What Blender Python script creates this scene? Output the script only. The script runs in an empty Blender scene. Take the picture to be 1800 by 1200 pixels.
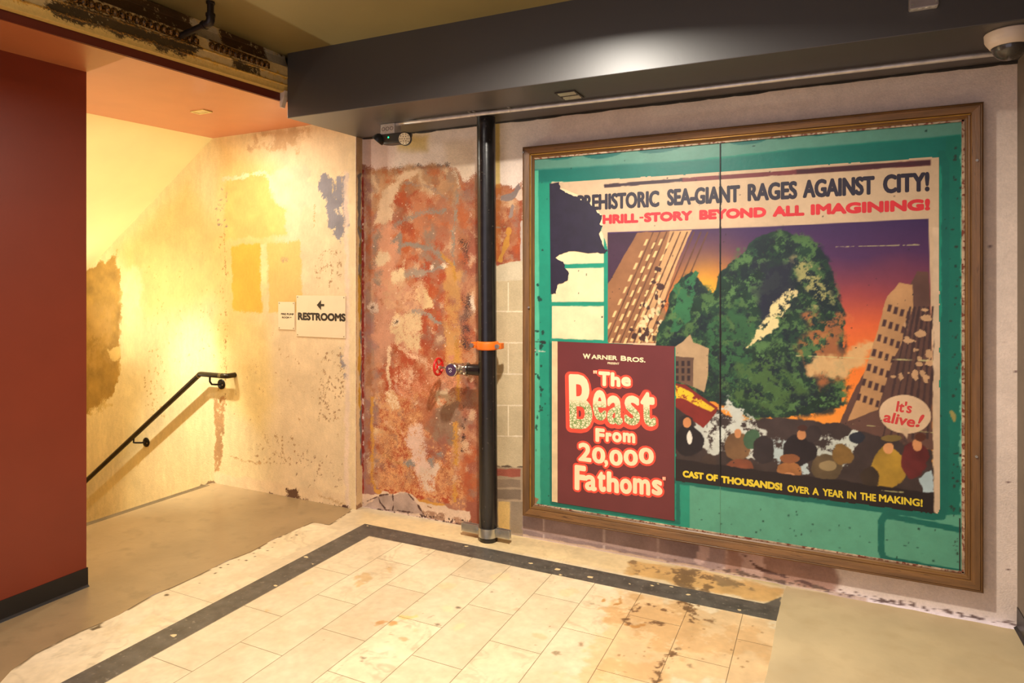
import bpy, math, random
import numpy as np
from mathutils import Vector

C = bpy.context.scene.collection
SC = bpy.context.scene
PI = math.pi

# ------------------------------------------------------------------ camera, world, exposure, lights
FPX, HY, CAMH, YAW = 1148.0, 497.0, 1.6, math.radians(25.6)
cam = bpy.data.cameras.new('camera'); cam_ob = bpy.data.objects.new('camera', cam); C.objects.link(cam_ob)
cam.sensor_fit = 'HORIZONTAL'; cam.sensor_width = 36.0; cam.lens = FPX / 1800 * 36
cam.shift_y = -(600 - HY) / 1800; cam.clip_start = 0.05
cam_ob.location = (0, 0, CAMH); cam_ob.rotation_euler = (PI / 2, 0, YAW)
SC.camera = cam_ob

SC.view_settings.view_transform = 'Standard'; SC.view_settings.look = 'None'
SC.view_settings.exposure = 0.0; SC.view_settings.gamma = 1.0; SC.view_settings.use_curve_mapping = False
SC.cycles.max_bounces = 8; SC.cycles.diffuse_bounces = 5; SC.cycles.sample_clamp_indirect = 6.0

world = bpy.data.worlds.new('world'); SC.world = world; world.use_nodes = True
bg = world.node_tree.nodes['Background']
bg.inputs['Color'].default_value = (0.84, 0.77, 0.90, 1); bg.inputs['Strength'].default_value = 1.35

def area(name, loc, power, col, size, target=None, spread=180):
    l = bpy.data.lights.new(name, 'AREA'); l.shape = 'DISK'; l.size = size; l.energy = power; l.color = col
    l.spread = math.radians(spread)
    o = bpy.data.objects.new(name, l); C.objects.link(o); o.location = loc
    if target is not None:
        o.rotation_euler = (Vector(target) - Vector(loc)).to_track_quat('-Z', 'Y').to_euler()
    return o

# recessed ceiling lamp that washes the poster wall, unseen lobby lamps added as fill, lamps over the stair
area('wallwash_lamp', (-1.05, 2.14, 3.02), 108, (1.0, 0.92, 0.80), 0.12, None, 158)
area('lobby_fill', (-1.4, -1.2, 3.02), 16, (1.0, 0.90, 0.82), 0.3)
area('lobby_fill', (-2.0, 0.9, 3.02), 12, (1.0, 0.90, 0.78), 0.2)
def spot(name, loc, power, col, size, cone, blend, target):
    l = bpy.data.lights.new(name, 'SPOT'); l.energy = power; l.color = col; l.shadow_soft_size = size; l.spot_size = math.radians(cone); l.spot_blend = blend
    o = bpy.data.objects.new(name, l); C.objects.link(o); o.location = loc
    o.rotation_euler = (Vector(target) - Vector(loc)).to_track_quat('-Z', 'Y').to_euler()
    return o
spot('stair_downlight', (-4.55, 2.72, 2.58), 430, (1.0, 0.98, 0.84), 0.03, 40, 1.0, (-4.66, 3.66, -0.05))
spot('stair_downlight', (-4.70, 2.72, 2.50), 80, (1.0, 0.98, 0.83), 0.03, 100, 1.0, (-5.0, 3.25, 0))
spot('stairwell_uplight', (-6.6, 2.55, 0.10), 380, (1.0, 0.98, 0.83), 0.06, 84, 0.8, (-4.75, 2.75, 2.45))
area('soffit_lamp', (-3.73, 3.02, 2.728), 18, (1.0, 0.97, 0.82), 0.09)

# ------------------------------------------------------------------ photo survey: a pixel seen on a real plane
RV = np.array([math.cos(YAW), math.sin(YAW), 0.0]); FV = np.array([-math.sin(YAW), math.cos(YAW), 0.0])
def on(x, y, ax, v):
    d = RV * ((x - 900) / FPX) + FV + np.array([0, 0, (HY - y) / FPX])
    i = 'xyz'.index(ax); o = np.array([0, 0, CAMH]); t = (v - o[i]) / d[i]
    return o + d * t

# ------------------------------------------------------------------ helpers: colour, noise, objects
def lin(c):
    c = np.asarray(c, float) / 255.0
    return np.where(c <= 0.04045, c / 12.92, ((c + 0.055) / 1.055) ** 2.4)

_tabs = {}
def vnoise(u, v, seed=0):
    if seed not in _tabs: _tabs[seed] = np.random.RandomState(seed).rand(256, 256)
    T = _tabs[seed]
    ui = np.floor(u).astype(int); vi = np.floor(v).astype(int)
    fu = u - ui; fv = v - vi; fu = fu * fu * (3 - 2 * fu); fv = fv * fv * (3 - 2 * fv)
    a = T[ui & 255, vi & 255]; b = T[(ui + 1) & 255, vi & 255]; c = T[ui & 255, (vi + 1) & 255]; d = T[(ui + 1) & 255, (vi + 1) & 255]
    return (a * (1 - fu) + b * fu) * (1 - fv) + (c * (1 - fu) + d * fu) * fv
def fbm(u, v, f, octs=4, seed=0, gain=0.55):
    s = 0; a = 1.0; n = 0
    for k in range(octs):
        s = s + a * vnoise(u * f + 17.3 * k, v * f + 9.1 * k, seed + k); n += a; a *= gain; f *= 2.03
    return s / n

def sstep(x, a, b):
    t = np.clip((x - a) / (b - a + 1e-12), 0, 1); return t * t * (3 - 2 * t)

def wl(o):
    p = Vector((0, 0, 0))
    while o is not None: p = p + Vector(o.location); o = o.parent
    return p

def link(name, me, mat, parent=None):
    me.materials.append(mat)
    o = bpy.data.objects.new(name, me); C.objects.link(o)
    if parent is not None: o.parent = parent
    return o

def tag(o, label, cat, group=None):
    o['label'] = label; o['category'] = cat
    if group: o['group'] = group
    return o
def structure(o): o['kind'] = 'structure'; return o
def thing(name, loc, label, cat, group=None):
    o = bpy.data.objects.new(name, None); C.objects.link(o); o.location = loc; o.empty_display_size = 0.05
    return tag(o, label, cat, group)

def basis(d):
    d = np.asarray(d, float); d = d / np.linalg.norm(d)
    h = np.array([0, 0, 1.0]) if abs(d[2]) < 0.9 else np.array([1.0, 0, 0])
    a = np.cross(h, d); a /= np.linalg.norm(a); return a, np.cross(d, a), d

class MB:
    def __init__(s): s.v = []; s.f = []
    def add(s, v, f):
        n = len(s.v); s.v += [tuple(map(float, p)) for p in v]; s.f += [tuple(i + n for i in q) for q in f]; return s
    def box(s, lo, hi):
        x0, y0, z0 = lo; x1, y1, z1 = hi
        return s.add([(x0, y0, z0), (x1, y0, z0), (x1, y1, z0), (x0, y1, z0), (x0, y0, z1), (x1, y0, z1), (x1, y1, z1), (x0, y1, z1)],
                     [(0, 3, 2, 1), (4, 5, 6, 7), (0, 1, 5, 4), (1, 2, 6, 5), (2, 3, 7, 6), (3, 0, 4, 7)])
    def obox(s, c, ax, half):
        c = np.asarray(c, float); v = []
        for sz in (-1, 1):
            for sx, sy in ((-1, -1), (1, -1), (1, 1), (-1, 1)):
                v.append(c + sx * half[0] * np.asarray(ax[0]) + sy * half[1] * np.asarray(ax[1]) + sz * half[2] * np.asarray(ax[2]))
        return s.add(v, [(0, 3, 2, 1), (4, 5, 6, 7), (0, 1, 5, 4), (1, 2, 6, 5), (2, 3, 7, 6), (3, 0, 4, 7)])
    def lathe(s, o, d, prof, n=32):
        a, b, d = basis(d); o = np.asarray(o, float); v = []; f = []
        for t, r in prof:
            for k in range(n):
                w = 2 * PI * k / n; v.append(o + d * t + r * (a * math.cos(w) + b * math.sin(w)))
        for i in range(len(prof) - 1):
            for k in range(n):
                k2 = (k + 1) % n; f.append((i * n + k, i * n + k2, (i + 1) * n + k2, (i + 1) * n + k))
        f.append(tuple(range(n - 1, -1, -1))); m = (len(prof) - 1) * n; f.append(tuple(m + k for k in range(n)))
        return s.add(v, f)
    def cyl(s, p, q, r, n=24, ch=0.0):
        p = np.asarray(p, float); q = np.asarray(q, float); L = np.linalg.norm(q - p)
        pr = [(0, r - ch), (ch, r), (L - ch, r), (L, r - ch)] if ch > 0 else [(0, r), (L, r)]
        return s.lathe(p, q - p, pr, n)
    def tube(s, path, r, n=18):
        P = [np.asarray(p, float) for p in path]; v = []; f = []
        a, b, _ = basis(P[1] - P[0])
        for i, p in enumerate(P):
            t0 = P[i] - P[i - 1] if i else P[1] - P[0]; t1 = P[i + 1] - P[i] if i < len(P) - 1 else t0
            t0 = t0 / np.linalg.norm(t0); t1 = t1 / np.linalg.norm(t1); t = t0 + t1; t /= np.linalg.norm(t)
            a = a - t * np.dot(a, t); a /= np.linalg.norm(a); b = np.cross(t, a)
            for k in range(n):
                w = 2 * PI * k / n; v.append(p + r * (a * math.cos(w) + b * math.sin(w)))
        for i in range(len(P) - 1):
            for k in range(n):
                k2 = (k + 1) % n; f.append((i * n + k, i * n + k2, (i + 1) * n + k2, (i + 1) * n + k))
        f.append(tuple(range(n - 1, -1, -1))); m = (len(P) - 1) * n; f.append(tuple(m + k for k in range(n)))
        return s.add(v, f)
    def torus(s, o, d, R, r, n=36, m=12, sq=1.0):
        a, b, d = basis(d); o = np.asarray(o, float); v = []; f = []
        for i in range(n):
            w = 2 * PI * i / n; e = a * math.cos(w) + b * math.sin(w)
            for k in range(m):
                q = 2 * PI * k / m; v.append(o + e * (R + r * math.cos(q)) + d * r * sq * math.sin(q))
        for i in range(n):
            for k in range(m):
                f.append((i * m + k, ((i + 1) % n) * m + k, ((i + 1) % n) * m + (k + 1) % m, i * m + (k + 1) % m))
        return s.add(v, f)
    def ellipsoid(s, o, ax, rad, n=20, m=12, lo=-PI / 2, hi=PI / 2):
        o = np.asarray(o, float); v = []; f = []
        for i in range(m + 1):
            t = lo + (hi - lo) * i / m
            for k in range(n):
                w = 2 * PI * k / n
                v.append(o + np.asarray(ax[0]) * rad[0] * math.cos(t) * math.cos(w) + np.asarray(ax[1]) * rad[1] * math.cos(t) * math.sin(w) + np.asarray(ax[2]) * rad[2] * math.sin(t))
        for i in range(m):
            for k in range(n):
                k2 = (k + 1) % n; f.append((i * n + k, i * n + k2, (i + 1) * n + k2, (i + 1) * n + k))
        return s.add(v, f)
    def prism(s, poly, d):
        poly = [np.asarray(p, float) for p in poly]; d = np.asarray(d, float); n = len(poly)
        v = poly + [p + d for p in poly]
        f = [tuple(range(n)), tuple(range(2 * n - 1, n - 1, -1))] + [(i, i + n, (i + 1) % n + n, (i + 1) % n) for i in range(n)]
        return s.add(v, f)
    def build(s, name, mat, parent=None, smooth=None):
        me = bpy.data.meshes.new(name); off = wl(parent) if parent is not None else Vector((0, 0, 0))
        me.from_pydata([tuple(Vector(p) - off) for p in s.v], [], s.f); me.validate(); me.update()
        if smooth:
            me.polygons.foreach_set('use_smooth', [True] * len(me.polygons)); me.set_sharp_from_angle(angle=math.radians(smooth))
        import bmesh
        bm = bmesh.new(); bm.from_mesh(me); bmesh.ops.recalc_face_normals(bm, faces=bm.faces); bm.to_mesh(me); bm.free()
        return link(name, me, mat, parent)

def bevel(o, w=0.003, seg=2):
    m = o.modifiers.new('bevel', 'BEVEL'); m.width = w; m.segments = seg; m.limit_method = 'ANGLE'; return o

# ------------------------------------------------------------------ materials
def newmat(name):
    m = bpy.data.materials.new(name); m.use_nodes = True
    return m, m.node_tree.nodes, m.node_tree.links, m.node_tree.nodes['Principled BSDF']

def mat(name, rgb, rough=0.5, metal=0.0, var=0.10, scale=12.0, stretch=(1, 1, 1), bump=0.0, bscale=80.0, spec=0.5, coat=0.0, dark=None, thr=(0.5, 0.6)):
    m, N, L, B = newmat(name)
    tc = N.new('ShaderNodeTexCoord'); mp = N.new('ShaderNodeMapping'); mp.inputs['Scale'].default_value = stretch
    L.new(tc.outputs['Object'], mp.inputs['Vector'])
    nz = N.new('ShaderNodeTexNoise'); nz.inputs['Scale'].default_value = scale; nz.inputs['Detail'].default_value = 6
    L.new(mp.outputs[0], nz.inputs['Vector'])
    c = lin(rgb); r = N.new('ShaderNodeValToRGB')
    r.color_ramp.elements[0].position = 0.3; r.color_ramp.elements[1].position = 0.7
    r.color_ramp.elements[0].color = (*np.clip(c * (1 - var * 1.6), 0, 1), 1); r.color_ramp.elements[1].color = (*np.clip(c * (1 + var * 1.4), 0, 1), 1)
    L.new(nz.outputs['Fac'], r.inputs['Fac']); out = r.outputs['Color']
    if dark is not None:
        n2 = N.new('ShaderNodeTexNoise'); n2.inputs['Scale'].default_value = scale * 3.1; n2.inputs['Detail'].default_value = 8; L.new(mp.outputs[0], n2.inputs['Vector'])
        r2 = N.new('ShaderNodeValToRGB'); r2.color_ramp.elements[0].position = thr[0]; r2.color_ramp.elements[1].position = thr[1]
        L.new(n2.outputs['Fac'], r2.inputs['Fac'])
        mx = N.new('ShaderNodeMix'); mx.data_type = 'RGBA'; L.new(r2.outputs['Color'], mx.inputs['Factor']); L.new(out, mx.inputs[6]); mx.inputs[7].default_value = (*lin(dark), 1); out = mx.outputs[2]
    L.new(out, B.inputs['Base Color'])
    B.inputs['Roughness'].default_value = rough; B.inputs['Metallic'].default_value = metal; B.inputs['Specular IOR Level'].default_value = spec
    B.inputs['Coat Weight'].default_value = coat
    if bump:
        n3 = N.new('ShaderNodeTexNoise'); n3.inputs['Scale'].default_value = bscale; n3.inputs['Detail'].default_value = 5; L.new(mp.outputs[0], n3.inputs['Vector'])
        bp = N.new('ShaderNodeBump'); bp.inputs['Strength'].default_value = bump; bp.inputs['Distance'].default_value = 0.01
        L.new(n3.outputs['Fac'], bp.inputs['Height']); L.new(bp.outputs['Normal'], B.inputs['Normal'])
    return m

def mat_canvas(name, rough=0.8, var=0.12, scale=60.0, bump=0.25, bscale=120.0, spec=0.3, stretch=(1, 1, 1)):
    m, N, L, B = newmat(name)
    at = N.new('ShaderNodeVertexColor'); at.layer_name = 'paint'
    tc = N.new('ShaderNodeTexCoord'); mp = N.new('ShaderNodeMapping'); mp.inputs['Scale'].default_value = stretch; L.new(tc.outputs['Object'], mp.inputs['Vector'])
    nz = N.new('ShaderNodeTexNoise'); nz.inputs['Scale'].default_value = scale; nz.inputs['Detail'].default_value = 8; nz.inputs['Roughness'].default_value = 0.7
    L.new(mp.outputs[0], nz.inputs['Vector'])
    mr = N.new('ShaderNodeMapRange'); mr.inputs['From Min'].default_value = 0.3; mr.inputs['From Max'].default_value = 0.7
    mr.inputs['To Min'].default_value = 1 - var; mr.inputs['To Max'].default_value = 1 + var; L.new(nz.outputs['Fac'], mr.inputs['Value'])
    mx = N.new('ShaderNodeVectorMath'); mx.operation = 'SCALE'; L.new(at.outputs['Color'], mx.inputs[0]); L.new(mr.outputs[0], mx.inputs['Scale'])
    L.new(mx.outputs[0], B.inputs['Base Color'])
    B.inputs['Roughness'].default_value = rough; B.inputs['Specular IOR Level'].default_value = spec
    if bump:
        n3 = N.new('ShaderNodeTexNoise'); n3.inputs['Scale'].default_value = bscale; n3.inputs['Detail'].default_value = 6; L.new(tc.outputs['Object'], n3.inputs['Vector'])
        bp = N.new('ShaderNodeBump'); bp.inputs['Strength'].default_value = bump; bp.inputs['Distance'].default_value = 0.006
        L.new(n3.outputs['Fac'], bp.inputs['Height']); L.new(bp.outputs['Normal'], B.inputs['Normal'])
    return m

def emit(name, rgb, s):
    m, N, L, B = newmat(name); B.inputs['Base Color'].default_value = (*lin(rgb), 1)
    B.inputs['Emission Color'].default_value = (*lin(rgb), 1); B.inputs['Emission Strength'].default_value = s
    return m

# ------------------------------------------------------------------ canvas: a finely divided flat surface with paint layers stored per vertex
class Canvas:
    """us, vs: coordinates along the surface; to3: (u, v) -> x, y, z arrays; topx: photo pixel -> (u, v)."""
    def __init__(s, us, vs, base, to3, topx, seed=1):
        s.us = np.asarray(us, float); s.vs = np.asarray(vs, float); s.U, s.V = np.meshgrid(s.us, s.vs)
        s.col = np.empty(s.U.shape + (3,)); s.col[:] = np.asarray(base, float) / 255; s.to3 = to3; s.topx = topx; s.seed = seed; s.cut = None
    def P(s, pts): return np.array([s.topx(*p) for p in pts])
    def _win(s, lo, hi):
        i0, i1 = np.searchsorted(s.us, [lo[0], hi[0]]); j0, j1 = np.searchsorted(s.vs, [lo[1], hi[1]])
        return slice(j0, j1 + 1), slice(i0, i1 + 1)
    @staticmethod
    def _segd(U, V, P, closed):
        n = len(P); d2 = np.full(U.shape, 1e9); ins = np.zeros(U.shape, bool)
        for i in range(n if closed else n - 1):
            a = P[i]; b = P[(i + 1) % n]; e = b - a; L2 = max(e @ e, 1e-12)
            t = np.clip(((U - a[0]) * e[0] + (V - a[1]) * e[1]) / L2, 0, 1)
            d2 = np.minimum(d2, (U - a[0] - t * e[0]) ** 2 + (V - a[1] - t * e[1]) ** 2)
            if closed:
                c = (a[1] > V) != (b[1] > V); ins ^= c & (U < (b[0] - a[0]) * (V - a[1]) / ((b[1] - a[1]) or 1e-12) + a[0])
        d = np.sqrt(d2)
        return np.where(ins, d, -d) if closed else d
    def _blend(s, W, m, color, var, seed):
        U, V = s.U[W], s.V[W]; c = np.asarray(color, float) / 255
        k = 1 + var * 2 * (fbm(U, V, 9, 4, seed + 50) - 0.5)
        cc = np.clip(c[None, None, :] * k[..., None], 0, 1)
        s.col[W] = s.col[W] * (1 - m[..., None]) + cc * m[..., None]
    def poly(s, pts, color, soft=0.003, rough=0.008, freq=14, alpha=1.0, brk=0.0, bf=25, st=(1, 1), var=0.10, uv=False, seed=None):
        P = np.asarray(pts, float) if uv else s.P(pts); s.seed += 7; sd = s.seed if seed is None else seed
        mg = soft + rough * 2 + 0.01; W = s._win(P.min(0) - mg, P.max(0) + mg); U, V = s.U[W], s.V[W]
        if U.size == 0: return s
        d = s._segd(U, V, P, True) + rough * 2 * (fbm(U, V, freq, 5, sd) - 0.5) * 2
        m = sstep(d, -soft, soft) * alpha
        if brk > 0: m = m * sstep(fbm(U * st[0], V * st[1], bf, 6, sd + 3, .72), brk - 0.06, brk + 0.06)
        s._blend(W, m, color, var, sd); return s
    def stroke(s, pts, w, color, soft=0.002, rough=0.003, freq=30, alpha=1.0, brk=0.0, bf=30, var=0.10, uv=False):
        P = np.asarray(pts, float) if uv else s.P(pts); s.seed += 7; mg = w + soft + 2 * rough + 0.01
        W = s._win(P.min(0) - mg, P.max(0) + mg); U, V = s.U[W], s.V[W]
        if U.size == 0: return s
        d = w - s._segd(U, V, P, False) + rough * 4 * (fbm(U, V, freq, 4, s.seed) - 0.5)
        m = sstep(d, -soft, soft) * alpha
        if brk > 0: m = m * sstep(fbm(U, V, bf, 4, s.seed + 3), brk - 0.04, brk + 0.04)
        s._blend(W, m, color, var, s.seed); return s
    def ell(s, cx, cy, rx, ry, color, rot=0, n=28, **k):
        cr, sr = math.cos(rot), math.sin(rot)
        return s.poly([(cx + rx * math.cos(t) * cr - ry * math.sin(t) * sr, cy + rx * math.cos(t) * sr + ry * math.sin(t) * cr) for t in np.linspace(0, 2 * PI, n, endpoint=False)], color, **k)
    def dots(s, pts, n, r, color, seed, uv=False, **k):
        rs = np.random.RandomState(seed); P = np.asarray(pts, float) if uv else s.P(pts); lo, hi = P.min(0), P.max(0); c = 0
        while c < n:
            q = lo + rs.rand(2) * (hi - lo)
            if s._segd(np.array([[q[0]]]), np.array([[q[1]]]), P, True)[0, 0] < 0: continue
            rr = r * (0.5 + rs.rand()); c += 1; e = 0.6 + 0.8 * rs.rand()
            s.poly([(q[0] + rr * e * math.cos(t), q[1] + rr / e * math.sin(t)) for t in np.linspace(0, 2 * PI, 8, endpoint=False)], color, uv=True, rough=rr * 0.3, freq=60, soft=0.0015, **k)
        return s
    def mottle(s, amt, f, octs=5, seed=5, st=(1, 1), tint=(1, 1, 1)):
        n = (fbm(s.U * st[0], s.V * st[1], f, octs, seed) - 0.5) * 2 * amt
        s.col = np.clip(s.col * (1 + n[..., None] * np.asarray(tint)), 0, 1); return s
    def warp(s, amp, f, grain=0.0, win=None, seed=60, octs=5):
        W = (slice(None), slice(None)) if win is None else s._win(np.array(win[:2]), np.array(win[2:]))
        U, V = s.U[W], s.V[W]; rs = np.random.RandomState(seed)
        a = U + amp * 2 * (fbm(U, V, f, octs, seed, .65) - .5) * 2 + grain * rs.randn(*U.shape) * fbm(U, V, 6, 3, seed + 20)
        b = V + amp * 2 * (fbm(U, V, f, octs, seed + 40, .65) - .5) * 2 + grain * rs.randn(*U.shape) * fbm(U, V, 6, 3, seed + 25)
        i = np.clip(np.searchsorted(s.us, np.clip(a, s.us[W[1]][0], s.us[W[1]][-1])), 0, len(s.us) - 1); j = np.clip(np.searchsorted(s.vs, np.clip(b, s.vs[W[0]][0], s.vs[W[0]][-1])), 0, len(s.vs) - 1)
        s.col[W] = s.col[j, i]; return s
    def build(s, name, material, parent=None):
        ny, nx = s.U.shape; x, y, z = s.to3(s.U, s.V)
        off = wl(parent) if parent is not None else Vector((0, 0, 0))
        co = np.stack([x - off.x, y - off.y, z - off.z], -1).reshape(-1, 3)
        idx = np.arange(ny * nx).reshape(ny, nx)
        q = np.stack([idx[:-1, :-1], idx[:-1, 1:], idx[1:, 1:], idx[1:, :-1]], -1).reshape(-1, 4)
        col = s.col.reshape(-1, 3)
        if s.cut is not None:
            keep = s.cut.reshape(-1)[q].all(1); q = q[keep]
            use = np.zeros(len(co), bool); use[q.ravel()] = True; mp = np.cumsum(use) - 1; co = co[use]; col = col[use]; q = mp[q]
        me = bpy.data.meshes.new(name)
        me.vertices.add(len(co)); me.vertices.foreach_set('co', co.astype(np.float32).ravel())
        me.loops.add(q.size); me.loops.foreach_set('vertex_index', q.astype(np.int32).ravel())
        me.polygons.add(len(q)); me.polygons.foreach_set('loop_start', np.arange(0, q.size, 4, dtype=np.int32))
        me.update(calc_edges=True)
        at = me.color_attributes.new('paint', 'FLOAT_COLOR', 'POINT')
        at.data.foreach_set('color', np.concatenate([lin(np.clip(col, 0, 1) * 255), np.ones((len(col), 1))], 1).astype(np.float32).ravel())
        return link(name, me, material, parent)

# ------------------------------------------------------------------ main levels of the place (metres)
YW, YS = 3.75, 3.68              # poster wall, stair wall
XC, XE, XR, XRW = -2.985, -4.42, -3.51, 0.806   # corner, stair edge, red wall, right wall
ZC, ZB = 3.035, 2.63             # ceiling, beam underside
YEND = -3.0
def zsof(y): return 2.757 - 0.030 * (3.68 - y)   # the red soffit falls slightly towards the lobby

# ================================================================== STRUCTURE
# ---- poster wall -------------------------------------------------
us = np.concatenate([np.arange(XC, -1.58, 0.004), np.arange(-1.58, XRW + 0.001, 0.014), [XRW + .012]])
vs = np.concatenate([np.arange(-0.02, 2.70, 0.004)])
wp = lambda x, y: tuple(on(x, y, 'y', YW)[[0, 2]])
w = Canvas(us, vs, (238, 218, 202), lambda U, V: (U, np.full_like(U, YW), V), wp, seed=11)
w.mottle(0.05, 3, seed=2); w.mottle(0.04, 18, seed=8)
w.poly([(636, 225), (700, 225), (690, 300), (636, 300)], (205, 172, 160), soft=0.06, alpha=.6)
w.poly([(700, 236), (752, 238), (750, 264), (700, 262)], (208, 178, 112), soft=0.03, alpha=.8)
w.poly([(780, 250), (834, 245), (834, 320), (790, 315)], (216, 190, 160), soft=0.04, alpha=.7)
# the red, scraped field
RED = [(636, 290), (662, 296), (700, 295), (745, 291), (800, 290), (806, 300), (815, 318), (822, 322), (836, 305), (866, 322), (880, 325), (905, 330), (919, 318), (921, 380), (919, 462), (872, 470), (868, 940), (640, 900)]
w.poly(RED, (172, 118, 92), soft=.004, rough=.012)
w.poly([(640, 300), (665, 300), (664, 870), (640, 880)], (160, 116, 104), soft=.012, rough=.02)
w.poly([(655, 296), (800, 292), (812, 330), (812, 420), (700, 350), (655, 380)], (184, 140, 100), soft=.02, rough=.02, alpha=.9)
w.poly([(690, 350), (700, 338), (730, 336), (780, 345), (800, 372), (800, 420), (790, 520), (785, 640), (790, 880), (700, 880), (668, 860), (668, 640), (676, 500), (692, 410)], (170, 78, 48), soft=.012, rough=.03)
w.poly([(808, 322), (868, 330), (868, 940), (815, 935)], (158, 92, 70), soft=.015, rough=.02)
w.poly([(868, 330), (918, 335), (918, 462), (868, 470)], (158, 80, 55), soft=.01, rough=.015, var=.2)
rp_ = w.P(RED); dm = sstep(w._segd(w.U[:, :360], w.V[:, :360], rp_, True), .0, .03) * (w.V[:, :360] > .17)
for c_, f_, t_, a_, sd_ in [((190, 138, 98), 7, .55, .75, 210), ((208, 158, 114), 6, .58, .7, 220), ((146, 124, 108), 9, .60, .7, 230), ((156, 90, 54), 11, .58, .6, 240), ((218, 184, 146), 10, .63, .9, 250), ((184, 86, 42), 8, .60, .7, 260)]:
    n_ = fbm(w.U[:, :360], w.V[:, :360] * .8, f_, 6, sd_, .68); m_ = (sstep(n_, t_ - .05, t_ + .05) * a_ * .8 * dm)[..., None]
    w.col[:, :360] = w.col[:, :360] * (1 - m_) + np.array(c_) / 255 * m_
w.poly([(760, 340), (806, 350), (806, 520), (752, 500), (745, 400)], (168, 112, 84), soft=.02, rough=.03, alpha=.85, brk=.46, bf=20)
w.poly([(745, 395), (765, 395), (770, 470), (745, 470)], (150, 128, 108), soft=.015, rough=.02, alpha=.8, brk=.48, bf=26)
w.poly([(660, 390), (700, 395), (700, 480), (730, 520), (735, 620), (700, 625), (660, 640)], (196, 140, 110), soft=.015, rough=.04, alpha=.95, brk=.40, bf=14)
w.poly([(655, 410), (676, 400), (680, 460), (662, 530), (655, 480)], (138, 120, 104), soft=.012, rough=.03, alpha=.8, brk=.46, bf=18)
w.poly([(668, 405), (690, 398), (700, 430), (694, 470), (715, 500), (690, 520), (664, 470)], (206, 146, 112), soft=.01, rough=.03, alpha=.9)
w.poly([(735, 298), (712, 316), (704, 330), (694, 344), (690, 362), (689, 385), (676, 392), (654, 400), (664, 372), (658, 360), (672, 348), (676, 334), (690, 322), (714, 305)], (216, 182, 146), soft=.004, rough=.02)
w.poly([(664, 440), (680, 440), (686, 455), (668, 470), (658, 460)], (214, 184, 146), soft=.006, rough=.02)
w.poly([(688, 476), (708, 470), (714, 486), (706, 502), (690, 500)], (220, 190, 146), soft=.004, rough=.015)
w.poly([(730, 505), (748, 503), (757, 522), (760, 535), (748, 540), (728, 528)], (226, 192, 140), soft=.004, rough=.02)
w.poly([(690, 555), (740, 552), (745, 580), (736, 610), (694, 606), (686, 575)], (222, 188, 142), soft=.008, rough=.03, brk=.38, bf=40)
w.poly([(675, 500), (745, 488), (750, 545), (672, 548)], (204, 156, 118), soft=.02, rough=.03, brk=.45, bf=36, alpha=.9)
w.poly([(672, 545), (690, 545), (690, 640), (665, 640)], (196, 142, 112), soft=.015, rough=.03, brk=.43, bf=22)
# grey and pale swept strokes left by the trowel
for p, ww, c in [([(692, 398), (712, 386), (735, 376), (760, 371), (782, 370)], .011, (150, 134, 118)), ([(706, 430), (730, 431), (752, 436), (768, 444), (782, 456)], .015, (152, 136, 120)),
                 ([(746, 479), (760, 472), (780, 467)], .010, (150, 136, 122)), ([(712, 321), (740, 325), (764, 332), (785, 350)], .008, (158, 130, 110)), ([(692, 425), (704, 410), (700, 440)], .016, (146, 128, 112)),
                 ([(715, 482), (745, 478)], .03, (160, 138, 118)), ([(728, 545), (752, 552), (762, 558), (774, 568)], .012, (158, 146, 130))]:
    w.stroke(p, ww, c, rough=.006, soft=.004)
for p, ww, c in [([(703, 611), (722, 622), (745, 634), (764, 648)], .010, (222, 178, 142)), ([(684, 612), (683, 640), (686, 680)], .012, (224, 190, 152)), ([(694, 680), (712, 696), (735, 708), (760, 716), (788, 724)], .010, (206, 150, 122)),
                 ([(735, 709), (788, 723)], .007, (230, 200, 165)), ([(674, 735), (690, 750), (710, 762)], .008, (224, 176, 140)), ([(680, 690), (692, 688)], .012, (220, 182, 145)), ([(672, 796), (695, 812), (720, 820)], .008, (170, 120, 70))]:
    w.stroke(p, ww, c, rough=.006)
w.poly([(680, 690), (690, 686), (702, 700), (705, 715), (697, 720), (694, 727), (685, 726), (684, 712)], (226, 196, 158), soft=.003, rough=.012)
w.poly([(656, 753), (680, 753), (682, 762), (672, 766), (658, 760)], (214, 176, 132), soft=.004, rough=.012)
w.poly([(690, 650), (730, 650), (725, 690), (690, 680)], (222, 182, 148), soft=.01, rough=.03, brk=.52, bf=45)
# grainy lower field and greys
w.poly([(664, 690), (800, 690), (812, 890), (664, 868)], (214, 156, 104), soft=.02, rough=.03, brk=.505, bf=70, alpha=.95)
w.poly([(690, 640), (812, 660), (812, 720), (700, 700)], (208, 140, 104), soft=.02, rough=.03, brk=.52, bf=60)
w.poly([(768, 712), (807, 709), (809, 770), (790, 785), (762, 772), (745, 752)], (140, 112, 92), soft=.014, rough=.02, alpha=.85)
w.poly([(740, 700), (765, 695), (760, 760), (738, 750)], (158, 92, 64), soft=.02, rough=.03, alpha=.7)
w.poly([(748, 770), (785, 765), (780, 808), (748, 800)], (150, 92, 74), soft=.02, rough=.03, alpha=.8, brk=.42)
w.poly([(714, 748), (742, 745), (748, 790), (758, 832), (730, 838), (722, 790)], (222, 186, 164), soft=.008, rough=.03, brk=.36, bf=30)
w.poly([(735, 820), (770, 815), (765, 860), (738, 858)], (212, 184, 160), soft=.006, rough=.03, brk=.42, bf=25)
w.poly([(773, 688), (795, 680), (800, 700), (785, 712), (772, 706)], (206, 176, 140), soft=.01, rough=.03, brk=.46, bf=40)
w.stroke([(714, 812), (726, 814)], .018, (146, 136, 126), rough=.008); w.stroke([(760, 812), (775, 800)], .018, (150, 138, 128), rough=.012, brk=.48)
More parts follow.
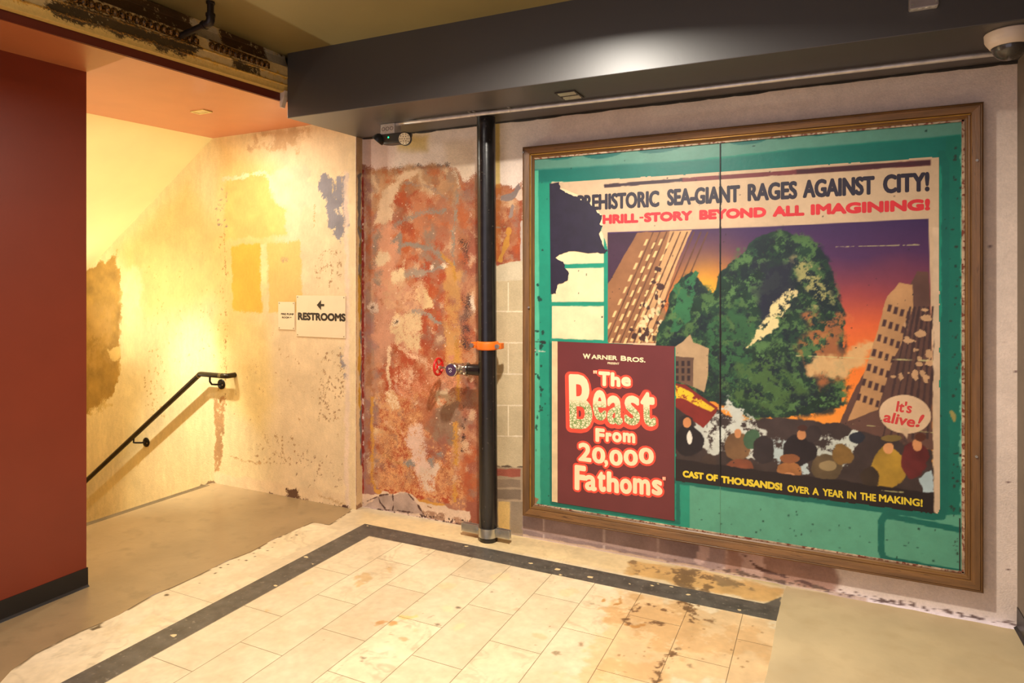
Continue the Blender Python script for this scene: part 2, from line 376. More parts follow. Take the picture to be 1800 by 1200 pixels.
w.stroke([(802, 590), (803, 604)], .012, (158, 140, 112))
# ochre lines
w.poly([(783, 470), (811, 476), (812, 645), (782, 640)], (204, 150, 88), soft=.01, rough=.015, brk=.38, bf=12, alpha=.9)
for p, ww in [([(804, 600), (806, 700)], .014), ([(802, 745), (802, 815)], .017), ([(800, 850), (801, 880)], .012), ([(655, 700), (654, 840), (660, 862), (672, 868)], .012), ([(735, 880), (780, 890)], .014), ([(777, 447), (797, 468), (800, 490)], .012)]:
    w.stroke(p, ww, (198, 142, 66), rough=.006)
w.stroke([(806, 330), (804, 360), (797, 400), (796, 440), (800, 468)], .009, (150, 138, 120), brk=.42)
w.stroke([(797, 300), (803, 315), (806, 328)], .006, (214, 190, 160), brk=.4)
# black scuffs, small plugs
w.poly([(808, 425), (828, 420), (830, 455), (812, 465)], (70, 52, 44), soft=.012, rough=.03, brk=.53, bf=40, st=(3, 1))
w.poly([(812, 520), (826, 520), (824, 620), (812, 620)], (80, 58, 52), soft=.01, rough=.02, brk=.53, bf=40)
w.stroke([(816, 690), (816, 720), (814, 760), (815, 800)], .010, (74, 52, 46), rough=.01, brk=.5)
w.ell(655, 541, 9, 9, (206, 178, 154)); w.ell(655, 541, 2, 2.5, (110, 84, 70)); w.ell(697, 567, 6, 6.5, (222, 194, 158)); w.ell(697, 567, 1.6, 2, (90, 70, 60))
w.ell(758, 467, 3.2, 3.2, (232, 210, 180)); w.ell(780, 467, 3.2, 3, (232, 210, 180)); w.poly([(826, 520), (836, 515), (836, 545), (828, 540)], (222, 196, 168)); w.ell(794, 629, 4, 5, (214, 130, 120), alpha=.6)
w.ell(829, 376, 3, 6, (220, 190, 165)); w.stroke([(649, 792), (648, 812)], .003, (235, 210, 180))
w.dots([(650, 500), (820, 500), (820, 880), (650, 880)], 200, .004, (150, 70, 42), 4, var=.05)
w.stroke([(638, 300), (638, 880)], .008, (142, 50, 38), rough=.006, brk=.36); w.stroke([(642, 360), (641, 640)], .004, (190, 150, 134), brk=.48, rough=.006)
w.stroke([(700, 294), (740, 291), (800, 289)], .006, (140, 122, 110), brk=.52, rough=.01)
w.warp(.010, 20, .014, (XC + .03, .16, -1.62, 2.44), 61)
w.dots([(655, 330), (812, 330), (812, 860), (655, 860)], 160, .0035, (226, 190, 160), 3, var=.05)
# right of the standpipe: yellow strip, grey scrape, block courses, bricks
w.poly([(862, 216), (878, 214), (879, 330), (862, 330)], (206, 176, 100), soft=.006, rough=.003, alpha=.85)
w.poly([(862, 322), (880, 322), (880, 460), (862, 465)], (170, 96, 40), soft=.008, rough=.008, alpha=.7, brk=.4, bf=18)
w.poly([(880, 345), (905, 338), (912, 322), (916, 330), (908, 345), (895, 352), (880, 352)], (140, 122, 116), soft=.003, rough=.008)
w.poly([(905, 348), (918, 325), (920, 352), (912, 354)], (220, 192, 170), rough=.006); w.stroke([(901, 362), (898, 380)], .010, (150, 128, 118), rough=.008)
w.stroke([(893, 405), (890, 430), (880, 455)], .016, (196, 138, 62), rough=.008); w.stroke([(918, 390), (917, 460)], .010, (196, 176, 160), rough=.004)
w.stroke([(866, 400), (888, 398)], .006, (150, 116, 90), brk=.4)
w.poly([(866, 468), (885, 462), (919, 458), (922, 945), (866, 945)], (206, 190, 160), soft=.004, rough=.008, var=.06)
w.poly([(870, 494), (919, 492), (921, 820), (870, 820)], (196, 176, 140), soft=.005, rough=.004, var=.08)
for y in (547, 602, 657, 712, 766): w.stroke([(868, y), (921, y + .5)], .004, (224, 206, 176), rough=.002)
for y0, y1 in ((497, 547), (602, 657), (712, 766)): w.stroke([(893.5, y0), (893.5, y1)], .004, (222, 204, 172), rough=.001)
w.stroke([(870, 480), (871, 820)], .007, (222, 200, 166), rough=.003)
w.poly([(862, 820), (921, 822), (921, 946), (862, 944)], (170, 146, 118), soft=.004, rough=.004)
w.poly([(873, 823), (915, 824), (915, 838), (873, 837)], (156, 86, 68), rough=.004); w.poly([(874, 842), (915, 843), (915, 857), (874, 855)], (142, 120, 98), rough=.004)
w.poly([(873, 860), (915, 861), (915, 878), (873, 876)], (134, 114, 94), rough=.004); w.poly([(876, 881), (896, 882), (896, 934), (876, 933)], (218, 180, 112), rough=.004)
w.poly([(898, 881), (919, 882), (919, 938), (898, 936)], (156, 136, 112), rough=.004); w.poly([(862, 875), (873, 875), (873, 936), (862, 936)], (176, 152, 112), rough=.006, brk=.42)
w.stroke([(868, 819), (921, 820)], .004, (96, 80, 66), rough=.003, brk=.4); w.stroke([(870, 840), (870, 935)], .004, (104, 86, 66), rough=.004, brk=.46)
# cracked foot of the wall
w.poly([(636, 868), (664, 868), (672, 864), (688, 868), (696, 864), (724, 866), (738, 880), (790, 893), (826, 898), (827, 912), (822, 925), (636, 900)], (222, 192, 164), soft=.003, rough=.010)
w.poly([(640, 888), (662, 872), (690, 868), (700, 865), (718, 868), (730, 880), (746, 905), (735, 902), (640, 892)], (176, 152, 138), soft=.004, rough=.012, var=.2)
w.poly([(735, 895), (830, 912), (830, 930), (745, 910)], (168, 130, 104), soft=.006, rough=.012, brk=.46)
for p in [[(638, 884), (655, 876), (672, 869), (690, 868)], [(664, 869), (668, 882), (676, 892)], [(690, 868), (692, 888), (690, 896)], [(718, 868), (730, 882), (748, 908)], [(640, 895), (690, 896), (735, 902), (760, 914), (830, 926)]]:
    w.stroke(p, .003, (84, 60, 54), rough=.006, brk=.35)
w.stroke([(752, 890), (758, 892)], .005, (130, 86, 54)); w.dots([(640, 892), (830, 915), (830, 928), (640, 899)], 70, .006, (92, 70, 60), 8)
w.poly([(800, 915), (836, 922), (836, 940), (815, 938)], (120, 84, 60), soft=.01, rough=.01, alpha=.6)  # standpipe's cast shadow, painted dark beside its base
# under the frame: blocks with the frame's shadow painted in as grey, then pinkish plaster
foot = lambda p, c, **k: w.poly([(p[0], .0), (p[1], .0), (p[1], p[2]), (p[0], p[2])], c, uv=True, **k)
foot((-1.72, -.62, .20), (150, 128, 124), soft=.003, rough=.003, var=.12); foot((-.62, -.50, .20), (178, 152, 146), soft=.01, rough=.02)
foot((-.50, .05, .20), (176, 138, 122), soft=.02, rough=.02, var=.2); foot((-.42, -.30, .14), (200, 168, 156), soft=.006, rough=.02)
for x in (-1.58, -1.19, -.87): w.stroke([(x, 0), (x, .2)], .004, (196, 174, 166), uv=True, rough=.001)
w.stroke([(-1.72, .05), (-.6, .035)], .010, (172, 146, 138), uv=True, rough=.004); w.stroke([(-.63, .05), (-.6, .1), (-.62, .16)], .022, (206, 176, 166), uv=True, rough=.012)
w.stroke([(-.40, .12), (-.32, .06), (-.1, .03), (0, .012)], .004, (112, 84, 78), uv=True, rough=.008)
w.poly([(-1.72, -.02), (.2, -.02), (.2, .012), (-1.72, .016)], (206, 176, 150), uv=True, soft=.004, rough=.006)
w.stroke([(-.5, .02), (-.2, .012), (.1, .016), (.45, .014), (.8, .012)], .007, (120, 98, 88), uv=True, rough=.010, brk=.47, bf=50)
w.dots([(-1.2, 0), (.8, 0), (.8, .03), (-1.2, .03)], 70, .0035, (130, 106, 94), 12, uv=True)
w.dots([(.66, .1), (.8, .1), (.8, 2.5), (.66, 2.5)], 14, .005, (130, 104, 100), 13, uv=True)
M_wall = mat_canvas('scraped_plaster', rough=.88, var=.10, scale=90, bump=.35, bscale=140)
structure(w.build('wall_back', M_wall))

# ---- stair wall (restroom signs, handrail) -----------------------
us = np.arange(-6.9, XC + .0021, 0.006); us[-1] = XC; vs = np.arange(-2.3, 2.80, 0.006)
wp = lambda x, y: tuple(on(x, y, 'y', YS)[[0, 2]])
w = Canvas(us, vs, (226, 202, 152), lambda U, V: (U, np.full_like(U, YS), V), wp, seed=301)
w.mottle(.06, 2.2, seed=21); w.mottle(.05, 9, seed=31, st=(3, .5)); w.mottle(.05, 40, seed=41, st=(1.5, .7))
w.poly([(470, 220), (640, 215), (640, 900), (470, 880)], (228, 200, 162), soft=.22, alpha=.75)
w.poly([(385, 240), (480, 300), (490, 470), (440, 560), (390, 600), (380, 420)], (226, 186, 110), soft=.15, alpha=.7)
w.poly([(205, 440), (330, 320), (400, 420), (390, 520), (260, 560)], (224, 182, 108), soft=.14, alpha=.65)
w.poly([(445, 228), (545, 214), (545, 240), (520, 262), (470, 270), (440, 255)], (190, 152, 108), soft=.03, rough=.05, alpha=.75, brk=.40, bf=10)
w.poly([(470, 310), (530, 280), (560, 330), (556, 370), (500, 368), (478, 340)], (228, 200, 164), soft=.02, rough=.05, alpha=.9)
w.poly([(396, 315), (462, 303), (472, 316), (478, 345), (500, 366), (505, 410), (396, 420)], (226, 182, 104), soft=.012, rough=.02, alpha=.85)
w.stroke([(392, 316), (430, 308), (465, 303), (478, 318)], .012, (236, 212, 164), rough=.008)
w.poly([(407, 430), (457, 428), (461, 547), (411, 546)], (214, 170, 62), soft=.008, rough=.008, alpha=.9, var=.06)
w.poly([(471, 426), (528, 421), (531, 546), (474, 549)], (218, 180, 102), soft=.008, rough=.006, alpha=.85, var=.05)
w.poly([(458, 430), (470, 428), (472, 520), (461, 520)], (228, 206, 148), soft=.008, rough=.006)
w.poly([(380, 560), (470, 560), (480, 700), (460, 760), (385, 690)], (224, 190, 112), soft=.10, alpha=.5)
w.poly([(147, 485), (178, 462), (205, 440), (207, 470), (213, 510), (215, 560), (209, 600), (213, 640), (205, 685), (186, 705), (147, 728)], (164, 128, 62), soft=.006, rough=.03, var=.22, alpha=.95)
w.poly([(150, 540), (200, 540), (195, 640), (150, 650)], (184, 146, 84), soft=.03, rough=.05, alpha=.6, brk=.46, bf=12)
w.poly([(186, 612), (208, 610), (212, 630), (196, 632)], (214, 180, 112), rough=.02); w.poly([(155, 715), (185, 705), (200, 712), (160, 728)], (212, 182, 120), rough=.03, brk=.45)
w.poly([(216, 470), (250, 470), (256, 900), (216, 900)], (232, 210, 158), soft=.05, rough=.04, alpha=.7)
# grey-blue paint remnant by the corner
G = (140, 134, 138)
w.poly([(563, 306), (574, 302), (578, 314), (590, 316), (600, 311), (613, 302), (613, 396), (607, 398), (604, 410), (598, 424), (590, 420), (582, 412), (590, 404), (578, 398), (576, 372), (571, 360), (573, 352), (566, 348), (563, 330)], G, soft=.003, rough=.016, var=.12)
w.stroke([(583, 318), (586, 345)], .003, (220, 190, 140), rough=.004, brk=.4); w.stroke([(589, 318), (591, 350)], .003, (220, 190, 140), brk=.4)
w.poly([(598, 362), (602, 360), (604, 374), (600, 376)], (232, 206, 172), rough=.004); w.poly([(590, 368), (594, 366), (598, 374), (594, 376)], (232, 206, 172), rough=.004)
# flecks of lost plaster
for pl, n, r, c, sd in [([(553, 438), (600, 436), (602, 505), (556, 505)], 68, 0.0060, (150, 112, 76), 1), ([(565, 620), (604, 615), (604, 740), (562, 740)], 92, 0.0065, (142, 106, 74), 2),
                        ([(450, 765), (520, 760), (520, 815), (450, 815)], 68, 0.0060, (150, 110, 70), 3), ([(380, 430), (400, 400), (402, 700), (384, 700)], 52, 0.0050, (160, 120, 60), 4),
                        ([(255, 620), (290, 600), (290, 740), (255, 740)], 88, 0.0055, (160, 124, 66), 5), ([(520, 780), (605, 800), (605, 870), (520, 850)], 44, 0.0060, (140, 104, 80), 6),
                        ([(250, 470), (380, 430), (380, 640), (250, 640)], 100, 0.0040, (176, 136, 70), 7), ([(410, 560), (600, 620), (600, 800), (410, 790)], 80, 0.0045, (176, 134, 92), 8),
                        ([(380, 330), (400, 330), (400, 400), (380, 400)], 28, 0.0080, (150, 130, 110), 9)]:
    w.dots(pl, n, r, c, sd, alpha=.75, var=.05)
w.stroke([(396, 400), (397, 560), (397, 720)], .003, (156, 118, 66), brk=.48, rough=.004); w.stroke([(553, 360), (552, 400)], .004, (200, 160, 110))
w.stroke([(598, 610), (606, 650), (607, 660)], .012, (150, 138, 134), rough=.012, brk=.47); w.stroke([(602, 640), (606, 642)], .014, (150, 138, 134), rough=.01)
w.poly([(377, 700), (394, 699), (393, 760), (390, 812), (386, 829), (378, 828)], (182, 140, 92), soft=.005, rough=.012, var=.15, brk=.36)
w.poly([(378, 830), (612, 868), (612, 898), (378, 850)], (230, 200, 158), soft=.012, rough=.012, alpha=.9)
w.stroke([(600, 300), (612, 500)], .003, (210, 180, 150)); w.poly([(606, 300), (614, 300), (614, 900), (607, 900)], (232, 204, 180), soft=.008, rough=.004, alpha=.8)
w.stroke([(395, 800), (455, 815), (470, 812)], .004, (190, 150, 100), brk=.4); w.stroke([(560, 870), (605, 885)], .006, (196, 160, 116), brk=.42)
w.poly([(506, 858), (522, 856), (524, 868), (534, 880), (508, 876)], (104, 74, 52), soft=.003, rough=.012)
w.stroke([(470, 866), (500, 875), (535, 880), (570, 886), (613, 897)], .011, (120, 90, 76), rough=.014, brk=.47)
w.poly([(590, 888), (613, 884), (613, 899), (596, 895)], (92, 66, 56), rough=.012)
w.poly([(352, 852), (372, 846), (379, 848), (379, 852), (340, 862)], (132, 108, 80), rough=.008); w.ell(503, 455, 10, 3, (170, 140, 110), alpha=.7)
w.warp(.012, 14, .008, None, 71)
M_stair = mat_canvas('patched_yellow_plaster', rough=.85, var=.07, scale=50, bump=.25, bscale=90, stretch=(1, 1, .5))
structure(w.build('wall_left', M_stair))
# narrow return at the corner
wp = lambda x, y: tuple(on(x, y, 'x', XC + .0005)[[1, 2]])
w = Canvas(np.linspace(YS, YW + .004, 24), np.arange(-.01, 2.70, .005), (214, 180, 132), lambda U, V: (np.full_like(U, XC + .0005), U, V), wp, seed=501)
yy = lambda t: YS + (YW - YS) * t
w.mottle(.08, 12, seed=3, st=(1, .3))
w.poly([(yy(0), 2.30), (yy(1), 2.30), (yy(1), 2.70), (yy(0), 2.70)], (176, 148, 116), uv=True, soft=.03, alpha=.8)
w.poly([(yy(.12), 2.37), (yy(.85), 2.38), (yy(.95), 1.85), (yy(.95), .3), (yy(.62), .28), (yy(.66), .9), (yy(.50), 1.5), (yy(.45), 1.9), (yy(.3), 2.02), (yy(.15), 2.08)], (116, 108, 100), uv=True, rough=.016, freq=10)
w.poly([(yy(.55), 2.0), (yy(.9), 1.98), (yy(.9), 1.3), (yy(.6), 1.4)], (122, 92, 34), uv=True, rough=.012, brk=.45)
w.poly([(yy(.4), 1.65), (yy(.66), 1.6), (yy(.7), .7), (yy(.45), .75)], (196, 146, 50), uv=True, rough=.012)
w.stroke([(yy(.98), 2.35), (yy(.97), .3)], .006, (150, 54, 38), uv=True, rough=.004, brk=.3); w.stroke([(yy(.02), 2.5), (yy(.02), .1)], .003, (150, 96, 60), uv=True)
w.poly([(yy(0), -.01), (yy(1), -.01), (yy(1), .05), (yy(0), .03)], (150, 112, 80), uv=True, rough=.02)
structure(w.build('wall_corner', M_wall))

# ---- floor: marble slabs, dark border, poured concrete -------------
us = np.arange(-3.10, .02, .006); vs = np.arange(1.10, YW + .001, .006)
fp = lambda x, y: tuple(on(x, y, 'z', 0)[[0, 1]])
w = Canvas(us, vs, (222, 201, 164), lambda U, V: (U, V, np.zeros_like(U)), fp, seed=701)
# each slab has its own tone
row = np.floor((w.U + 2.35) / .249).astype(int); jy = np.floor((w.V - 3.085 - np.where(row % 2 == 0, 0, .24575)) / .4915).astype(int)
tone = np.random.RandomState(4).rand(64, 64)[row % 64, jy % 64]
w.col *= (0.93 + .10 * tone)[..., None]
vein = fbm(w.U * 1.0 + .5 * fbm(w.U, w.V, 4, 3, 91), w.V * .55, 9, 5, 92); vm = sstep(np.abs(vein - .5), .05, .0) * .5 * sstep(tone, .2, .9)
w.col = w.col * (1 - vm[..., None]) + np.array([176, 160, 128]) / 255 * vm[..., None]
w.mottle(.08, 3, seed=61, tint=(.7, .9, 1.2)); w.mottle(.05, 9, seed=63, tint=(.7, .9, 1.3)); w.mottle(.04, 26, seed=62)
w.poly([(640, 900), (940, 945), (1370, 1030), (1380, 1062), (830, 956), (630, 920)], (226, 196, 140), soft=.03, alpha=.6)
w.poly([(1000, 950), (1370, 1030), (1370, 1020), (1000, 945)], (196, 176, 116), soft=.02, rough=.01, alpha=.7)
ST = (192, 150, 96)
w.poly([(1090, 1040), (1140, 1047), (1375, 1094), (1360, 1200), (980, 1200), (1040, 1130)], (214, 176, 126), soft=.03, rough=.06, alpha=.75, var=.12)
w.poly([(1065, 1050), (1120, 1050), (1110, 1090), (1050, 1100)], ST, soft=.02, rough=.05, alpha=.6, brk=.45, bf=10)
w.poly([(1110, 1060), (1210, 1060), (1240, 1100), (1180, 1150), (1100, 1120)], ST, soft=.03, rough=.05, alpha=.6, brk=.44, bf=9)
w.poly([(1180, 1080), (1330, 1100), (1350, 1150), (1200, 1160)], (206, 164, 112), soft=.03, rough=.06, alpha=.7, brk=.42, bf=8)
w.poly([(1060, 1150), (1180, 1160), (1160, 1200), (1040, 1200)], (204, 160, 106), soft=.03, rough=.05, alpha=.6, brk=.46, bf=9)
w.poly([(1110, 985), (1240, 1005), (1375, 1035), (1372, 1062), (1230, 1035), (1110, 1010)], (198, 150, 84), soft=.02, rough=.03, alpha=.7, var=.2)
w.poly([(1115, 990), (1180, 998), (1175, 1012), (1118, 1008)], (128, 100, 66), soft=.012, rough=.04, alpha=.75, brk=.5, bf=16)
w.poly([(1185, 1000), (1250, 1008), (1245, 1045), (1200, 1040), (1190, 1020)], (108, 84, 56), soft=.012, rough=.04, alpha=.8, brk=.47, bf=15)
w.poly([(1260, 1012), (1330, 1030), (1330, 1040), (1262, 1028)], (130, 108, 76), soft=.012, rough=.03, alpha=.8, brk=.45, bf=16)
w.poly([(1340, 1062), (1376, 1046), (1372, 1066)], (96, 90, 80), soft=.006, rough=.01)
for p, ww in [([(1122, 1064), (1112, 1078), (1104, 1086)], .014), ([(1140, 1062), (1150, 1066), (1163, 1070)], .013), ([(1205, 1070), (1212, 1082), (1218, 1090)], .03), ([(1200, 1058), (1225, 1066)], .02), ([(1144, 1094), (1165, 1097)], .008), ([(1240, 1090), (1252, 1091)], .008), ([(1098, 1090), (1104, 1094)], .012), ([(1180, 1150), (1160, 1175), (1150, 1200)], .018), ([(1188, 1140), (1186, 1152)], .010)]:
    w.stroke(p, ww, (104, 74, 46), soft=.006, rough=.016, brk=.44, alpha=.85)
for p in [[(1090, 1050), (1092, 1060), (1080, 1062)], [(1086, 1068), (1090, 1075)], [(1100, 1098), (1118, 1102), (1130, 1098)], [(1064, 1050), (1055, 1062)]]:
    w.stroke(p, .005, (176, 122, 60), soft=.006, rough=.012, alpha=.8)
for x, y, rx, ry, c in [(668, 1095, 8, 4, (186, 128, 70)), (692, 1094, 4, 2.4, (190, 134, 74)), (716, 1085, 14, 3.5, (232, 182, 110)), (688, 1115, 4, 2, (120, 96, 70)), (637, 1157, 2.5, 1.4, (80, 66, 50)), (710, 1122, 4, 2, (190, 156, 110)), (730, 1110, 9, 4, (212, 184, 140)),
                        (758, 1083, 2, 1.2, (80, 70, 56)), (768, 1095, 2.2, 1.4, (110, 90, 70)), (806, 1067, 2, 1, (84, 70, 54)), (863, 1040, 2, 1, (84, 70, 54)), (950, 1118, 11, 5, (214, 180, 136)), (968, 1100, 5, 2.5, (214, 184, 150)), (909, 1070, 4.5, 3, (206, 176, 140)), (805, 1100, 12, 4, (220, 194, 146)),
                        (640, 1015, 12, 7, (196, 162, 112)), (632, 1028, 4, 8, (196, 162, 112)), (685, 1002, 3, 5, (200, 166, 120)), (468, 1077, 4.5, 3, (200, 160, 100)), (810, 1162, 3, 1.4, (70, 60, 50)), (1037, 1059, 3, 1.2, (120, 96, 66)), (998, 1094, 3, 1.4, (120, 96, 70)), (1010, 1109, 3.4, 1.5, (120, 92, 66)), (1020, 1131, 2, 1.2, (140, 110, 80)),
                        (1187, 1140, 4, 3, (110, 86, 60)), (1213, 1167, 6, 2.2, (110, 86, 60)), (1248, 1091, 6, 2.5, (130, 96, 60)), (980, 1149, 3, 1.4, (110, 88, 60)), (540, 1025, 6, 2, (214, 186, 140)), (790, 1070, 16, 5, (224, 200, 156)), (785, 1030, 14, 6, (222, 194, 148)), (880, 1015, 16, 8, (222, 194, 148)), (1000, 1040, 16, 8, (222, 194, 148))]:
    w.ell(x, y, rx, ry, c, n=14, soft=.010, rough=.02, freq=30, alpha=.7)
w.poly([(178, 1105), (200, 1098), (240, 1095), (330, 1060), (330, 1075), (240, 1120), (150, 1140)], (214, 190, 148), soft=.03, rough=.05, alpha=.6, brk=.44, bf=8)
w.poly([(160, 1105), (176, 1098), (180, 1102), (163, 1108)], (90, 76, 56), rough=.008); w.ell(293, 1045, 4, 2, (84, 68, 50)); w.ell(142, 1123, 2, 1.2, (80, 66, 50))
w.dots([(330, 1020), (530, 930), (545, 935), (345, 1030)], 14, .006, (88, 70, 50), 20); w.dots([(640, 960), (1000, 1020), (1000, 1190), (500, 1190)], 30, .0028, (150, 124, 90), 22)
w.dots([(1100, 1060), (1350, 1100), (1340, 1190), (1080, 1190)], 30, .005, (150, 112, 72), 23, alpha=.7)

EDG = [(614, 899), (579, 922), (549, 918), (535, 924), (510, 935), (480, 948), (440, 970), (400, 985), (372, 999), (340, 1015), (305, 1031), (270, 1045), (240, 1062), (210, 1080), (175, 1096), (140, 1110), (110, 1124), (60, 1150), (20, 1178)]
w.stroke(EDG, .010, (96, 78, 52), soft=.004, rough=.004, freq=16, brk=.40, bf=10, alpha=.85)
m, N, L, B = newmat('worn_marble_slabs')
at = N.new('ShaderNodeVertexColor'); at.layer_name = 'paint'; tc = N.new('ShaderNodeTexCoord'); sep = N.new('ShaderNodeSeparateXYZ'); L.new(tc.outputs['Object'], sep.inputs[0])
def mth(op, a, b=None, c=None):
    n = N.new('ShaderNodeMath'); n.operation = op
    for i, q in enumerate((a, b, c)):
        if q is None: continue
        if isinstance(q, (int, float)): n.inputs[i].default_value = q
        else: L.new(q, n.inputs[i])
    return n.outputs[0]
tx = mth('DIVIDE', mth('ADD', sep.outputs['X'], 2.35), .249); rowi = mth('FLOOR', tx); fx = mth('FRACT', tx)
par = mth('MULTIPLY', mth('FRACT', mth('MULTIPLY', rowi, .5)), 2.0)
ty = mth('DIVIDE', mth('SUBTRACT', mth('SUBTRACT', sep.outputs['Y'], 3.085), mth('MULTIPLY', par, .24575)), .4915); fy = mth('FRACT', ty)
ex = mth('MULTIPLY', mth('MINIMUM', fx, mth('SUBTRACT', 1.0, fx)), .249); ey = mth('MULTIPLY', mth('MINIMUM', fy, mth('SUBTRACT', 1.0, fy)), .4915)
edge = mth('MINIMUM', ex, ey)
inner = mth('MULTIPLY', mth('GREATER_THAN', sep.outputs['X'], -2.60), mth('LESS_THAN', sep.outputs['Y'], 3.335))
# slabs outside the border: joints of the outer row only
ly = mth('ABSOLUTE', mth('SUBTRACT', sep.outputs['Y'], 2.297)); lout = mth('MULTIPLY', mth('LESS_THAN', sep.outputs['X'], -2.75), mth('LESS_THAN', ly, .0012))
line = mth('MAXIMUM', mth('MULTIPLY', inner, mth('LESS_THAN', edge, .0016)), lout)
nz = N.new('ShaderNodeTexNoise'); nz.inputs['Scale'].default_value = 30; nz.inputs['Detail'].default_value = 8; L.new(tc.outputs['Object'], nz.inputs['Vector'])
mr = N.new('ShaderNodeMapRange'); mr.inputs['From Min'].default_value = .3; mr.inputs['From Max'].default_value = .7; mr.inputs['To Min'].default_value = .93; mr.inputs['To Max'].default_value = 1.06; L.new(nz.outputs['Fac'], mr.inputs['Value'])
sc_ = N.new('ShaderNodeVectorMath'); sc_.operation = 'SCALE'; L.new(at.outputs['Color'], sc_.inputs[0]); L.new(mr.outputs[0], sc_.inputs['Scale'])
mx = N.new('ShaderNodeMix'); mx.data_type = 'RGBA'; L.new(mth('MULTIPLY', line, .8), mx.inputs['Factor']); L.new(sc_.outputs[0], mx.inputs[6]); mx.inputs[7].default_value = (*lin((96, 76, 50)), 1)
L.new(mx.outputs[2], B.inputs['Base Color'])
r2 = N.new('ShaderNodeMapRange'); r2.inputs['To Min'].default_value = .30; r2.inputs['To Max'].default_value = .50; L.new(nz.outputs['Fac'], r2.inputs['Value']); L.new(r2.outputs[0], B.inputs['Roughness'])
bp = N.new('ShaderNodeBump'); bp.inputs['Strength'].default_value = .3; bp.inputs['Distance'].default_value = .002; bp.invert = True; L.new(line, bp.inputs['Height']); L.new(bp.outputs['Normal'], B.inputs['Normal'])
floor = structure(w.build('floor', m))

def slab(name, pts, z, mat_, parent=None, th=.004):
    b = MB(); b.prism([(x, y, z - th) for x, y in pts], (0, 0, th)); return structure(b.build(name, mat_, parent))
def jag(p, q, n, amp, seed):
    rs = np.random.RandomState(seed); p = np.asarray(p); q = np.asarray(q); nrm = np.array([-(q - p)[1], (q - p)[0]]); nrm = nrm / np.linalg.norm(nrm); o = []
    for i in range(n):
        t = i / n; o.append(tuple(p + (q - p) * t + nrm * amp * (fbm(np.array([t * n * .35]), np.array([seed * 3.7]), 1, 3, seed)[0] - .5) * 2))
    return o
M_con = mat('poured_concrete', (152, 127, 92), rough=.30, var=.09, scale=3.0, bump=.06, bscale=30, dark=(128, 108, 78), thr=(.55, .8))
M_conr = mat('trowelled_concrete', (196, 174, 134), rough=.55, var=.08, scale=3.0, bump=.08, bscale=30, dark=(184, 160, 120), thr=(.5, .85))
M_dark = mat('dark_border_stone', (84, 78, 70), rough=.42, var=.22, scale=14, bump=.05, bscale=60, dark=(120, 112, 98), thr=(.60, .70))
# dark border, mitred at the corner
bx0, bx1, by0, by1 = -2.757, -2.601, 3.336, 3.49
b = MB(); pts = [(bx0, 1.1), (bx0, by1), (-.10, by1 - .01), (-.10, by0 - .008), (bx1, by0), (bx1, 1.1)]
b.prism([(x, y, -.02) for x, y in pts], (0, 0, .0206)); bo = structure(b.build('floor_border', M_dark))
b = MB(); rs = random.Random(5)
for px, py, r in [(933, 990, .010), (980, 1000, .016), (1037, 1014, .016), (985, 1010, .010), (1146, 1029, .008), (1157, 1026, .006), (1107, 1026, .006), (1180, 1031, .007), (1210, 1045, .010), (1300, 1072, .008), (820, 960, .010), (484, 1029, .012), (550, 991, .006), (538, 979, .012), (780, 940, .008), (305, 1117, .014), (646, 924, .007)]:
    c = on(px, py, 'z', 0); n = 9
    b.prism([(c[0] + r * (.6 + .8 * rs.random()) * math.cos(2 * PI * k / n) * 1.2, c[1] + r * (.5 + .6 * rs.random()) * math.sin(2 * PI * k / n), .0002) for k in range(n)], (0, 0, .0007))
structure(b.build('floor_chips', mat('pale_chips', (216, 190, 140), rough=.6), bo))
# poured concrete: landing on the left, strip by the red wall, field on the right
edgeL = [(-3.02, 3.68)] + [tuple(on(x, y, 'z', 0)[:2]) for x, y in [(614, 899), (579, 922), (549, 918), (535, 924), (510, 935), (480, 948), (440, 970), (400, 985), (372, 999), (340, 1015), (305, 1031), (270, 1045), (240, 1062), (210, 1080), (175, 1096), (140, 1110), (110, 1124), (60, 1150), (20, 1178), (0, 1200)]]
ptsL = edgeL + [(-3.05, .9), (-3.02, YEND), (XE, YEND), (XE, YS)]
slab('floor_landing', ptsL, .0015, M_con, th=.16)
edgeR = jag(on(1365, 1091.7, 'z', 0)[:2], on(1380, 1035, 'z', 0)[:2], 8, .006, 3) + [tuple(on(1383, 1030, 'z', 0)[:2])]
ptsR = [(-.30, YEND), (-.30, 1.0)] + jag((-.30, 1.0), on(1345, 1200, 'z', 0)[:2], 5, .01, 4) + jag(on(1345, 1200, 'z', 0)[:2], on(1365, 1091.7, 'z', 0)[:2], 8, .008, 6) + edgeR + jag((-.16, 3.725), (XRW, 3.725), 16, .018, 9) + [(XRW, 3.72), (XRW, YEND)]
slab('floor_patch', ptsR, .0020, M_conr, th=.006)
b = MB(); b.prism([(-3.1, YEND, -.012), (.0, YEND, -.012), (.0, 1.1, -.012), (-3.1, 1.1, -.012)], (0, 0, .012)); structure(b.build('floor_near', mat('marble_near', (214, 196, 166), rough=.4, var=.06)))

# ---- stairs -------------------------------------------------------
M_step = mat('stair_concrete', (196, 170, 110), rough=.6, var=.1, scale=5)
b = MB()
for k in range(1, 11):
    x1 = XE - .265 * (k - 1); b.box((x1 - .30, 2.14, -.19 * k - .35), (x1 - .002 if k > 1 else x1 - .002, YS, -.19 * k))
structure(b.build('floor_stairs', M_step))
b = MB(); b.box((XE - .012, 2.14, -.012), (XE + .035, 3.62, .0045))
for k in range(5): b.box((XE - .008 + k * .008, 2.16, .0045), (XE - .005 + k * .008, 3.60, .006))
structure(b.build('trim_3', mat('stair_nosing_metal', (140, 124, 96), rough=.45, metal=.4, var=.1)))

